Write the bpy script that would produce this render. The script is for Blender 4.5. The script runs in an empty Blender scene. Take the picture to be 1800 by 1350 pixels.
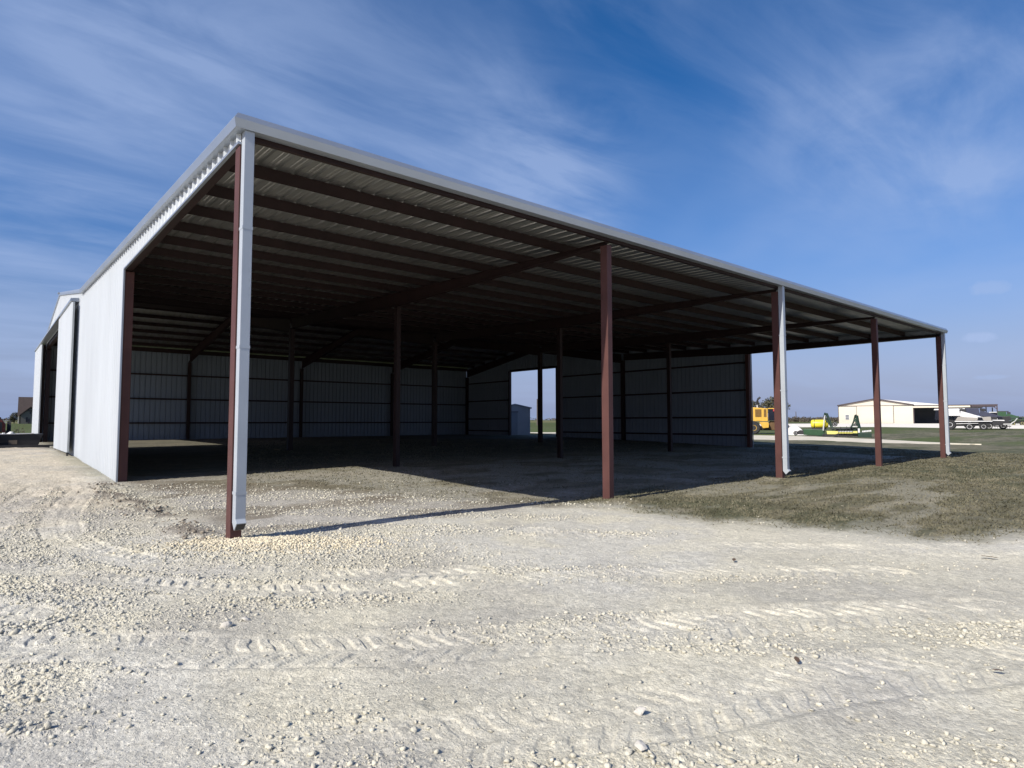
import bpy, math, random
import numpy as np
from mathutils import Matrix, Vector

S = bpy.context.scene
rnd = random.Random(7)
RAD = math.radians

# ------------------------------------------------------------------ camera, sky, sun, exposure
def set_camera():
    f, pitch, roll, yaw = 1092.0, RAD(3.453), RAD(-0.0711), RAD(40.271)
    F = np.array([math.sin(yaw) * math.cos(pitch), math.cos(yaw) * math.cos(pitch), math.sin(pitch)])
    r = np.array([math.cos(yaw), -math.sin(yaw), 0.0])
    u = np.cross(r, F)
    c, s = math.cos(roll), math.sin(roll)
    R, U = c * r + s * u, -s * r + c * u
    cam = bpy.data.cameras.new('camera')
    ob = bpy.data.objects.new('camera', cam)
    S.collection.objects.link(ob)
    ob.matrix_world = Matrix(((R[0], U[0], -F[0], CAM[0]), (R[1], U[1], -F[1], CAM[1]),
                              (R[2], U[2], -F[2], CAM[2]), (0, 0, 0, 1)))
    cam.sensor_width = 36.0
    cam.lens = 36.0 * f / 1800.0
    cam.clip_start, cam.clip_end = 0.05, 12000.0
    S.camera = ob

CAM = (-2.698, -9.023, 1.6)
YAW = RAD(40.271)
set_camera()

SUN_EL = RAD(38.0)
SUN_AZ = RAD(264.6)           # compass azimuth of the sun, clockwise from +Y
SUN_STRENGTH, SKY_STRENGTH = 4.9, 0.092

def make_sky():
    w = bpy.data.worlds.new('World')
    S.world = w
    w.use_nodes = True
    nt = w.node_tree
    N, L = nt.nodes, nt.links
    bg = N['Background']
    sky = N.new('ShaderNodeTexSky')
    sky.sky_type = 'NISHITA'
    sky.sun_disc = False
    sky.sun_elevation = SUN_EL
    sky.sun_rotation = SUN_AZ
    sky.air_density, sky.dust_density, sky.ozone_density = 1.0, 0.6, 2.2
    hs = N.new('ShaderNodeHueSaturation')
    hs.inputs['Saturation'].default_value = 1.42
    hs.inputs['Value'].default_value = 1.0
    L.new(sky.outputs[0], hs.inputs['Color'])
    tc = N.new('ShaderNodeTexCoord')
    sep = N.new('ShaderNodeSeparateXYZ')
    L.new(tc.outputs['Generated'], sep.inputs[0])

    def M(op, a, b=None, clamp=False):
        n = N.new('ShaderNodeMath')
        n.operation = op
        n.use_clamp = clamp
        for i, v in enumerate((a, b)):
            if v is None:
                continue
            if isinstance(v, (int, float)):
                n.inputs[i].default_value = v
            else:
                L.new(v, n.inputs[i])
        return n.outputs[0]

    # cloud layer: project the direction on a high flat sheet
    zc = M('ADD', M('MAXIMUM', sep.outputs['Z'], 0.0), 0.10)
    px = M('DIVIDE', sep.outputs['X'], zc)
    py = M('DIVIDE', sep.outputs['Y'], zc)
    comb = N.new('ShaderNodeCombineXYZ')
    L.new(px, comb.inputs[0])
    L.new(py, comb.inputs[1])

    def cloud_noise(rot, scale, detail, dist, nscale, off):
        mp = N.new('ShaderNodeMapping')
        mp.inputs['Rotation'].default_value = (0, 0, rot)
        mp.inputs['Scale'].default_value = scale
        mp.inputs['Location'].default_value = off
        L.new(comb.outputs[0], mp.inputs[0])
        n = N.new('ShaderNodeTexNoise')
        n.inputs['Scale'].default_value = nscale
        n.inputs['Detail'].default_value = detail
        n.inputs['Roughness'].default_value = 0.58
        n.inputs['Distortion'].default_value = dist
        L.new(mp.outputs[0], n.inputs['Vector'])
        return n.outputs['Fac']

    def ramp(x, a, b):
        r = N.new('ShaderNodeMapRange')
        r.interpolation_type = 'SMOOTHSTEP'
        r.inputs['From Min'].default_value = a
        r.inputs['From Max'].default_value = b
        L.new(x, r.inputs['Value'])
        return r.outputs[0]

    wisps = ramp(cloud_noise(0.75, (0.45, 1.7, 1), 6, 0.7, 1.1, (3.1, 1.7, 0)), 0.30, 0.78)
    veil = ramp(cloud_noise(0.3, (0.5, 0.8, 1), 4, 0.5, 0.7, (0.4, 5.2, 0)), 0.36, 0.72)
    fine = ramp(cloud_noise(0.9, (1.2, 2.6, 1), 6, 0.5, 1.4, (7.3, 2.2, 0)), 0.30, 0.75)

    def blob(u, v, size, power=1.0):
        # a patch of cloud in a fixed compass direction of the sky
        d = Vector(cloud_dir(u, v))
        dp = N.new('ShaderNodeVectorMath')
        dp.operation = 'DISTANCE'
        nn = N.new('ShaderNodeVectorMath')
        nn.operation = 'NORMALIZE'
        L.new(tc.outputs['Generated'], nn.inputs[0])
        L.new(nn.outputs[0], dp.inputs[0])
        dp.inputs[1].default_value = d
        return M('MULTIPLY', ramp2(dp.outputs['Value'], size), power)

    def ramp2(x, size):
        r = N.new('ShaderNodeMapRange')
        r.interpolation_type = 'SMOOTHERSTEP'
        r.inputs['From Min'].default_value = size
        r.inputs['From Max'].default_value = 0.0
        L.new(x, r.inputs['Value'])
        return r.outputs[0]

    patches = None
    for az, el, size, pw in CLOUD_PATCHES:
        b = blob(az, el, size, pw)
        patches = b if patches is None else M('ADD', patches, b)
    wis = M('MULTIPLY', M('ADD', M('MULTIPLY', wisps, 0.75), M('MULTIPLY', fine, 0.5)), patches)
    cov = M('ADD', wis, M('MULTIPLY', veil, 0.34))
    cov = M('MULTIPLY', cov, CLOUD_GAIN, clamp=True)
    cov = M('MINIMUM', cov, 0.62)
    # fair-weather puffs low over the horizon
    for az, el, sx, sz, pw in PUFFS:
        d = Vector(cloud_dir(az, el))
        rt = Vector((math.cos(RAD(az)), -math.sin(RAD(az)), 0))
        nn = N.new('ShaderNodeVectorMath'); nn.operation = 'NORMALIZE'
        L.new(tc.outputs['Generated'], nn.inputs[0])
        sb = N.new('ShaderNodeVectorMath'); sb.operation = 'SUBTRACT'
        L.new(nn.outputs[0], sb.inputs[0]); sb.inputs[1].default_value = d
        d1 = N.new('ShaderNodeVectorMath'); d1.operation = 'DOT_PRODUCT'
        L.new(sb.outputs[0], d1.inputs[0]); d1.inputs[1].default_value = rt
        s2 = N.new('ShaderNodeSeparateXYZ'); L.new(sb.outputs[0], s2.inputs[0])
        pn = N.new('ShaderNodeTexNoise'); pn.inputs['Scale'].default_value = 90; pn.inputs['Detail'].default_value = 4
        L.new(nn.outputs[0], pn.inputs['Vector'])
        q = M('ADD', M('POWER', M('ABSOLUTE', M('DIVIDE', d1.outputs['Value'], sx)), 2.0),
              M('POWER', M('ABSOLUTE', M('DIVIDE', s2.outputs['Z'], sz)), 2.0))
        q = M('ADD', q, M('MULTIPLY', M('SUBTRACT', pn.outputs['Fac'], 0.5), 1.1))
        r = N.new('ShaderNodeMapRange'); r.interpolation_type = 'SMOOTHSTEP'
        r.inputs['From Min'].default_value = 1.1; r.inputs['From Max'].default_value = 0.1
        r.inputs['To Max'].default_value = pw
        L.new(q, r.inputs['Value'])
        cov = M('MAXIMUM', cov, r.outputs[0])
    # pale band of air near the horizon
    hz = N.new('ShaderNodeMapRange')
    hz.interpolation_type = 'SMOOTHSTEP'
    hz.inputs['From Min'].default_value = 0.30
    hz.inputs['From Max'].default_value = -0.02
    hz.inputs['To Max'].default_value = 0.92
    L.new(sep.outputs['Z'], hz.inputs['Value'])
    mx0 = N.new('ShaderNodeMix'); mx0.data_type = 'RGBA'
    L.new(hz.outputs[0], mx0.inputs['Factor'])
    tint = N.new('ShaderNodeMix'); tint.data_type = 'RGBA'; tint.blend_type = 'MULTIPLY'
    tint.inputs['Factor'].default_value = 1.0
    L.new(hs.outputs[0], tint.inputs['A'])
    tint.inputs['B'].default_value = SKY_TINT
    L.new(tint.outputs['Result'], mx0.inputs['A'])
    mx0.inputs['B'].default_value = HORIZON_COL
    mx = N.new('ShaderNodeMix'); mx.data_type = 'RGBA'
    L.new(cov, mx.inputs['Factor'])
    L.new(mx0.outputs['Result'], mx.inputs['A'])
    mx.inputs['B'].default_value = CLOUD_COL
    L.new(mx.outputs['Result'], bg.inputs['Color'])
    bg.inputs['Strength'].default_value = SKY_STRENGTH

def cloud_dir(az, el):
    a, e = RAD(az), RAD(el)
    return (math.sin(a) * math.cos(e), math.cos(a) * math.cos(e), math.sin(e))

HORIZON_COL = (2.25, 3.25, 5.6, 1)
CLOUD_COL = (4.0, 5.2, 8.0, 1)
CLOUD_GAIN = 1.0
SKY_TINT = (1.50, 1.08, 1.22, 1)
CLOUD_PATCHES = [(44.5, 20.5, 0.19, 0.62), (40, 25, 0.34, 0.34), (71, 24, 0.28, 0.50), (79, 22, 0.24, 0.42), (28, 34, 0.45, 0.30), (4, 22, 0.42, 0.36),
                 (54, 36, 0.42, 0.28), (13, 32, 0.40, 0.26), (2, 10, 0.26, 0.40), (-50, 30, 0.6, 0.6), (150, 30, 0.6, 0.7)]
PUFFS = [(77.4, 6.15, 0.022, 0.0080, 0.85), (78.2, 9.7, 0.026, 0.012, 0.42), (78.0, 3.2, 0.024, 0.004, 0.5)]
make_sky()

def make_sun():
    l = bpy.data.lights.new('sun', 'SUN')
    l.energy = SUN_STRENGTH
    l.angle = RAD(0.53)
    l.color = (1.0, 0.94, 0.84)
    o = bpy.data.objects.new('sun', l)
    S.collection.objects.link(o)
    to_sun = Vector(cloud_dir(math.degrees(SUN_AZ), math.degrees(SUN_EL)))
    o.rotation_euler = to_sun.to_track_quat('Z', 'Y').to_euler()
make_sun()

S.cycles.diffuse_bounces = 1
S.cycles.max_bounces = 6
S.view_settings.view_transform = 'Standard'
S.view_settings.look = 'None'
S.view_settings.exposure = 0.12
S.view_settings.gamma = 1.0
S.view_settings.use_curve_mapping = False

# ------------------------------------------------------------------ helpers
def mat(name, col, rough=0.6, metal=0.0, var=0.12, scale=3.0, bump=0.0, bscale=40.0, spec=0.5, stretch=(1, 1, 1), col2=None):
    m = bpy.data.materials.new(name)
    m.use_nodes = True
    nt = m.node_tree
    N, L = nt.nodes, nt.links
    p = N['Principled BSDF']
    p.inputs['Roughness'].default_value = rough
    p.inputs['Metallic'].default_value = metal
    p.inputs['Specular IOR Level'].default_value = spec
    tc = N.new('ShaderNodeTexCoord')
    mp = N.new('ShaderNodeMapping')
    mp.inputs['Scale'].default_value = stretch
    L.new(tc.outputs['Object'], mp.inputs[0])
    n = N.new('ShaderNodeTexNoise')
    n.inputs['Scale'].default_value = scale
    n.inputs['Detail'].default_value = 5
    L.new(mp.outputs[0], n.inputs['Vector'])
    r = N.new('ShaderNodeMapRange')
    r.inputs['From Min'].default_value, r.inputs['From Max'].default_value = 0.3, 0.7
    L.new(n.outputs['Fac'], r.inputs['Value'])
    mx = N.new('ShaderNodeMix')
    mx.data_type = 'RGBA'
    a = [max(0.0, c * (1 - var)) for c in col]
    b = [min(1.0, c * (1 + var)) for c in (col2 or col)]
    mx.inputs['A'].default_value = (*a, 1)
    mx.inputs['B'].default_value = (*b, 1)
    L.new(r.outputs[0], mx.inputs['Factor'])
    L.new(mx.outputs['Result'], p.inputs['Base Color'])
    if bump:
        bn = N.new('ShaderNodeTexNoise')
        bn.inputs['Scale'].default_value = bscale
        bn.inputs['Detail'].default_value = 4
        L.new(tc.outputs['Object'], bn.inputs['Vector'])
        bp = N.new('ShaderNodeBump')
        bp.inputs['Strength'].default_value = bump
        bp.inputs['Distance'].default_value = 0.02
        L.new(bn.outputs['Fac'], bp.inputs['Height'])
        L.new(bp.outputs[0], p.inputs['Normal'])
    return m

class MB:
    """collects faces for one mesh object"""
    def __init__(s):
        s.v, s.f = [], []
    def add(s, vs, fs):
        o = len(s.v)
        s.v += [tuple(p) for p in vs]
        s.f += [tuple(i + o for i in f) for f in fs]
        return s
    def box(s, x0, y0, z0, x1, y1, z1):
        return s.add([(x0, y0, z0), (x1, y0, z0), (x1, y1, z0), (x0, y1, z0), (x0, y0, z1), (x1, y0, z1), (x1, y1, z1), (x0, y1, z1)],
                     [(0, 3, 2, 1), (4, 5, 6, 7), (0, 1, 5, 4), (1, 2, 6, 5), (2, 3, 7, 6), (3, 0, 4, 7)])
    def prism(s, poly, axis, a, b):
        """2-D polygon pushed along an axis: 'x' -> (y,z), 'y' -> (x,z), 'z' -> (x,y)"""
        n = len(poly)
        def P(p, t):
            return {'x': (t, p[0], p[1]), 'y': (p[0], t, p[1]), 'z': (p[0], p[1], t)}[axis]
        vs = [P(p, a) for p in poly] + [P(p, b) for p in poly]
        fs = [tuple(range(n))[::-1], tuple(range(n, 2 * n))] + [(i, (i + 1) % n, n + (i + 1) % n, n + i) for i in range(n)]
        return s.add(vs, fs)
    def loft(s, A, B, caps=True):
        n = len(A)
        fs = [(i, (i + 1) % n, n + (i + 1) % n, n + i) for i in range(n)]
        if caps:
            fs += [tuple(range(n))[::-1], tuple(range(n, 2 * n))]
        return s.add(list(A) + list(B), fs)
    def tube(s, pts, r, n=10, r2=None):
        pts = [Vector(p) for p in pts]
        rings = []
        for i, p in enumerate(pts):
            d = (pts[min(i + 1, len(pts) - 1)] - pts[max(i - 1, 0)]).normalized()
            a = d.orthogonal().normalized() if abs(d.z) > 0.95 else Vector((0, 0, 1)).cross(d).normalized()
            b = d.cross(a)
            rr = r if r2 is None else r + (r2 - r) * i / (len(pts) - 1)
            rings.append([p + rr * (math.cos(t) * a + math.sin(t) * b) for t in [2 * math.pi * k / n for k in range(n)]])
        vs = [q for R in rings for q in R]
        fs = []
        for i in range(len(pts) - 1):
            for k in range(n):
                fs.append((i * n + k, i * n + (k + 1) % n, (i + 1) * n + (k + 1) % n, (i + 1) * n + k))
        fs += [tuple(range(n))[::-1], tuple(range((len(pts) - 1) * n, len(pts) * n))]
        return s.add(vs, fs)
    def lathe(s, prof, c, axis='y', n=28):
        """profile of (radius, along) turned about an axis through c"""
        vs, fs = [], []
        for r, t in prof:
            for k in range(n):
                a = 2 * math.pi * k / n
                u, w = r * math.cos(a), r * math.sin(a)
                vs.append({'y': (c[0] + u, c[1] + t, c[2] + w), 'x': (c[0] + t, c[1] + u, c[2] + w), 'z': (c[0] + u, c[1] + w, c[2] + t)}[axis])
        for i in range(len(prof) - 1):
            for k in range(n):
                fs.append((i * n + k, i * n + (k + 1) % n, (i + 1) * n + (k + 1) % n, (i + 1) * n + k))
        fs += [tuple(range(n))[::-1], tuple(range((len(prof) - 1) * n, len(prof) * n))]
        return s.add(vs, fs)

def obj(name, mb, m, parent=None, loc=None, smooth=False, bevel=0.0):
    me = bpy.data.meshes.new(name)
    me.from_pydata(mb.v, [], mb.f)
    me.validate()
    me.materials.append(m)
    if smooth:
        me.polygons.foreach_set('use_smooth', [True] * len(me.polygons))
    o = bpy.data.objects.new(name, me)
    S.collection.objects.link(o)
    if parent:
        o.parent = parent
    if loc:
        o.location = loc
    if bevel:
        bm = o.modifiers.new('bevel', 'BEVEL')
        bm.width = bevel
        bm.segments = 2
        bm.limit_method = 'ANGLE'
    if smooth:
        es = o.modifiers.new('split', 'EDGE_SPLIT')
        es.split_angle = RAD(40)
    return o

def tag(o, label=None, cat=None, group=None, kind=None):
    for k, v in (('label', label), ('category', cat), ('group', group), ('kind', kind)):
        if v:
            o[k] = v
    return o

def thing(name, label, cat, loc=(0, 0, 0), az=None, group=None):
    """an Empty at the base of a thing; with az its local Y axis points to that compass direction"""
    o = bpy.data.objects.new(name, None)
    S.collection.objects.link(o)
    o.location = loc
    o.empty_display_size = 0.3
    if az is not None:
        o.rotation_euler = (0, 0, -RAD(az))
    return tag(o, label, cat, group)

def copy_tree(o, parent=None):
    c = o.copy()
    S.collection.objects.link(c)
    if parent:
        c.parent = parent
    for ch in list(o.children):
        copy_tree(ch, c)
    return c

# ------------------------------------------------------------------ terrain
def sst(a, b, x):
    t = np.clip((x - a) / (b - a), 0, 1)
    return t * t * (3 - 2 * t)

def ground_base(X, Y):
    X = np.asarray(X, float)
    Y = np.asarray(Y, float)
    gn = np.interp(Y, [-1, 0, 3, 9.3, 19, 25, 37, 60], [0, 0, .02, .11, .34, .42, .44, .44])
    gn = gn - .11 * sst(2, 7, X) * (1 - sst(2, 8, Y))
    dx = np.maximum(np.maximum(-8 - X, X - 31.5), 0)
    dy = np.maximum(Y - 42, 0)
    w = 1 - sst(0, 30, np.hypot(dx, dy))
    R = np.hypot(X - CAM[0], Y - CAM[1])
    far = 1.6 * (1 - np.exp(-(np.maximum(R - 50, 0) / 200) ** 1.7)) - .1 * sst(5, 20, X) * (1 - sst(50, 90, R))
    far = far + 0.003 * np.maximum(R - 260, 0) * (1 - .7 * sst(900, 3000, R))
    return gn * w + far * (1 - w)

def gz(x, y):
    return float(ground_base(np.array([x]), np.array([y]))[0])

def hsh(ix, iy, seed):
    h = (ix.astype(np.int64) * 374761393 + iy.astype(np.int64) * 668265263 + seed * 2147483647 + 1013904223) & 0xffffffff
    h = ((h ^ (h >> 13)) * 1274126177) & 0xffffffff
    h = ((h ^ (h >> 16)) * 2246822519) & 0xffffffff
    h = h ^ (h >> 15)
    return (h & 0xffffff).astype(np.float64) / float(0xffffff)

def vnoise(x, y, seed):
    ix, iy = np.floor(x), np.floor(y)
    fx, fy = x - ix, y - iy
    fx = fx * fx * (3 - 2 * fx)
    fy = fy * fy * (3 - 2 * fy)
    ix, iy = ix.astype(np.int64), iy.astype(np.int64)
    a = hsh(ix, iy, seed); b = hsh(ix + 1, iy, seed)
    c = hsh(ix, iy + 1, seed); d = hsh(ix + 1, iy + 1, seed)
    return (a * (1 - fx) + b * fx) * (1 - fy) + (c * (1 - fx) + d * fx) * fy

def fbm(x, y, seed, octv=4):
    s, a, t = 0.0, 0.5, 0.0
    for k in range(octv):
        s = s + a * vnoise(x * 2 ** k, y * 2 ** k, seed + k * 17)
        t += a
        a *= 0.5
    return s / t

def poly_sd(X, Y, poly):
    """signed distance, positive inside"""
    d = np.full(X.shape, 1e12)
    ins = np.zeros(X.shape, bool)
    n = len(poly)
    for i in range(n):
        (x0, y0), (x1, y1) = poly[i], poly[(i + 1) % n]
        ex, ey = x1 - x0, y1 - y0
        t = np.clip(((X - x0) * ex + (Y - y0) * ey) / (ex * ex + ey * ey), 0, 1)
        d = np.minimum(d, (X - x0 - t * ex) ** 2 + (Y - y0 - t * ey) ** 2)
        if y0 != y1:
            c = (y0 > Y) != (y1 > Y)
            ins ^= c & (X < (x1 - x0) * (Y - y0) / (y1 - y0) + x0)
    return np.where(ins, 1, -1) * np.sqrt(d)

def line_dist(X, Y, pts):
    """distance across and along a polyline, and on which side"""
    best = np.full(X.shape, 1e12)
    al = np.zeros(X.shape)
    sd = np.zeros(X.shape)
    acc = 0.0
    for (x0, y0), (x1, y1) in zip(pts[:-1], pts[1:]):
        ex, ey = x1 - x0, y1 - y0
        ln = math.hypot(ex, ey)
        t = np.clip(((X - x0) * ex + (Y - y0) * ey) / ln ** 2, 0, 1)
        d = np.hypot(X - x0 - t * ex, Y - y0 - t * ey)
        m = d < best
        best = np.where(m, d, best)
        al = np.where(m, acc + t * ln, al)
        sd = np.where(m, np.sign(ex * (Y - y0) - ey * (X - x0)), sd)
        acc += ln
    return best, al, sd, acc

def smooth_path(pts, k=6):
    P = [pts[0]] + list(pts) + [pts[-1]]
    out = []
    for i in range(1, len(P) - 2):
        p0, p1, p2, p3 = [np.array(q, float) for q in P[i - 1:i + 3]]
        for j in range(k):
            t = j / k
            out.append(tuple(.5 * ((2 * p1) + (-p0 + p2) * t + (2 * p0 - 5 * p1 + 4 * p2 - p3) * t * t + (-p0 + 3 * p1 - 3 * p2 + p3) * t ** 3)))
    out.append(tuple(pts[-1]))
    return out

GRASS_POLY = [(0.2, 9.6), (1.2, 7.2), (3.2, 4.6), (5.3, 1.3), (6.6, .15), (7.3, -.7), (7.05, -2.2), (6.9, -2.9), (7.4, -3.47), (7.47, -4.2),
              (7.9, -4.9), (7.7, -5.6), (7.9, -6.1), (8.5, -6.35), (9.55, -6.73), (20, -10.5), (60, -25),
              (4000, -900), (4000, 4000), (-4000, 4000), (-4000, 70), (-40, 50), (-6, 48), (-.2, 45), (-.2, 30), (-.1, 12)]
TRACKS = [  # path of a wheel on the gravel, half width, depth of the lugs
    (smooth_path([(-6.5, 2.2), (-4.2, .9), (-2.51, -.12), (-1.97, -.94), (-1.25, -2.14), (-.23, -3.29), (.7, -3.8), (1.95, -4.44), (3.2, -5.2), (5, -6.4)]), .24, .020),
    (smooth_path([(-5.0, -1.2), (-2.55, -3.23), (-1.94, -3.75), (-1.3, -4.40), (-.59, -4.95), (.28, -5.52), (1.43, -6.16), (2.44, -6.6), (4.2, -7.6)]), .30, .017),
    (smooth_path([(-.75, 10.5), (-.95, 7.9), (-1.45, 5.2), (-1.75, 3.0), (-1.78, 1.2), (-1.45, -.2), (-.9, -1.5), (.2, -2.9), (1.3, -3.6)]), .26, .018),
    (smooth_path([(-3.4, -4.6), (-1.6, -5.9), (-.2, -6.7), (1.6, -7.4), (3.4, -8.4)]), .30, .010),
    (smooth_path([(-1.7, 8.5), (-2.3, 5.0), (-2.8, 2.0), (-3.0, -1.0), (-2.4, -2.4)]), .25, .012),
    (smooth_path([(3.6, -2.0), (4.6, -3.9), (6.2, -5.6), (9.0, -7.4), (14, -9.6)]), .28, .010),
]

def ground_detail(X, Y):
    """looseness of the gravel, masks, and height of tracks and heaps"""
    R = np.hypot(X - CAM[0], Y - CAM[1])
    ca, sa = .74, -.67                                  # the way most vehicles have driven
    al, ac = X * ca + Y * sa, -X * sa + Y * ca
    n1 = fbm(al * .35 + 3.3, ac * 1.1 + 8.1, 5, 4)
    n2 = fbm(X * .9, Y * .9, 31, 3)
    loose = sst(.34, .62, n1 * .75 + n2 * .25 - .036 * (al - 2.4))
    h = (fbm(X * .5, Y * .5, 77, 3) - .5) * .05 + (fbm(X * 2.2, Y * 2.2, 78, 3) - .5) * .016
    packed = np.zeros(X.shape)
    for pts, hw, dep in TRACKS:
        d, a, s, _ = line_dist(X, Y, pts)
        d = d + (vnoise(a * 3, d * 0 + 1.5, 9) - .5) * .05
        inside = 1 - sst(hw * .82, hw * 1.12, d)
        seg = sst(.18, .40, vnoise(a * .55, a * 0 + dep * 300, 12))
        a = a + (vnoise(a * 4.1, d * 9, 19) - .5) * .05
        ph = (a + d * .55) / .165 + np.where(s > 0, 0, .5)
        tri = np.abs((ph % 1.0) - .5) * 2
        lug = sst(.30, .62, tri)
        lat = sst(.02, .06, d) * (1 - sst(hw * .78, hw * .95, d))
        seg = np.maximum(seg, .45) * (.2 + .8 * sst(.32, .6, fbm(X * 3.5, Y * 3.5, 15, 2)))
        h = h + inside * seg * (-.012 + dep * .95 * lug * lat) + (1 - inside) * np.exp(-((d - hw * 1.2) / .07) ** 2) * .016 * seg
        packed = np.maximum(packed, inside * (.45 + .5 * seg))
    loose = loose * (1 - packed)
    # fresh heap round the first post and small heaps at the last posts
    fr = np.exp(-(((X - .30) * .76 + (Y + .72) * -.64) / .75) ** 2 - (((X - .30) * .64 + (Y + .72) * .76) / .33) ** 2)
    fr = fr * (0.75 + .5 * vnoise(X * 4, Y * 4, 3))
    heap = fr * .085
    for px, py, r in ((15.45, -.35, .45), (30.9, -.35, .5), (15.1, .3, .3), (7.75, -.25, .35)):
        g = np.exp(-((X - px) ** 2 + (Y - py) ** 2) / r ** 2)
        heap = heap + g * .06
        fr = np.maximum(fr, g * .9)
    # ridge of dark clods between the ramp and the floor of the barn
    d, a, s, _ = line_dist(X, Y, smooth_path([(-.25, 9.2), (-.55, 6.6), (-.45, 4.2), (-.42, 2.2), (-.38, .5)]))
    clod = np.exp(-(d / .30) ** 2) * sst(.42, .62, fbm(X * 2.3, Y * 2.3, 91, 3))
    h = h + heap + clod * .05
    loose = np.maximum(loose, np.clip(fr * 1.3, 0, 1) * .95)
    ramp = (1 - sst(-.9, -.2, X)) * sst(0.5, 6, Y) * (1 - sst(40, 48, Y))
    loose = np.maximum(loose, ramp * .55 * fbm(X * 1.1, Y * 1.1, 58, 3) * 1.6 * (1 - packed))
    h = h + ramp * (.05 * fbm(X * 1.2, Y * 1.2, 55, 3) + .07 * (fbm(X * 3.1, Y * 2.2, 56, 3) - .5))
    return R, loose, packed, fr, clod, ramp, h

def stones(X, Y, cell, rmin, rmax, prob, seed):
    ix, iy = np.floor(X / cell).astype(np.int64), np.floor(Y / cell).astype(np.int64)
    H = np.zeros(X.shape)
    T = np.zeros(X.shape)
    for ox in (-1, 0, 1):
        for oy in (-1, 0, 1):
            cx, cy = ix + ox, iy + oy
            px = (cx + hsh(cx, cy, seed)) * cell
            py = (cy + hsh(cx, cy, seed + 1)) * cell
            q = hsh(cx, cy, seed + 2)
            rr = rmin + (rmax - rmin) * hsh(cx, cy, seed + 3) ** 2
            an = hsh(cx, cy, seed + 4) * 6.283
            dx, dy = X - px, Y - py
            u = dx * np.cos(an) + dy * np.sin(an)
            v = (-dx * np.sin(an) + dy * np.cos(an)) * (1.1 + .7 * hsh(cx, cy, seed + 5))
            d = np.maximum(np.maximum(np.abs(u), np.abs(v)), (np.abs(u) + np.abs(v)) * .74) / rr
            tilt = (u * (hsh(cx, cy, seed + 6) - .5) + v * (hsh(cx, cy, seed + 7) - .5)) * .9
            hh = np.where((d < 1) & (q < prob), rr * .75 * np.clip((1 - d) * 3.2, 0, 1) + tilt * np.clip((1 - d) * 3, 0, 1), 0)
            m = hh > H
            H = np.where(m, hh, H)
            T = np.where(m, hsh(cx, cy, seed + 8), T)
    return H, T

def lerp(a, b, t):
    t = t[:, None]
    return a * (1 - t) + b * t

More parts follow.
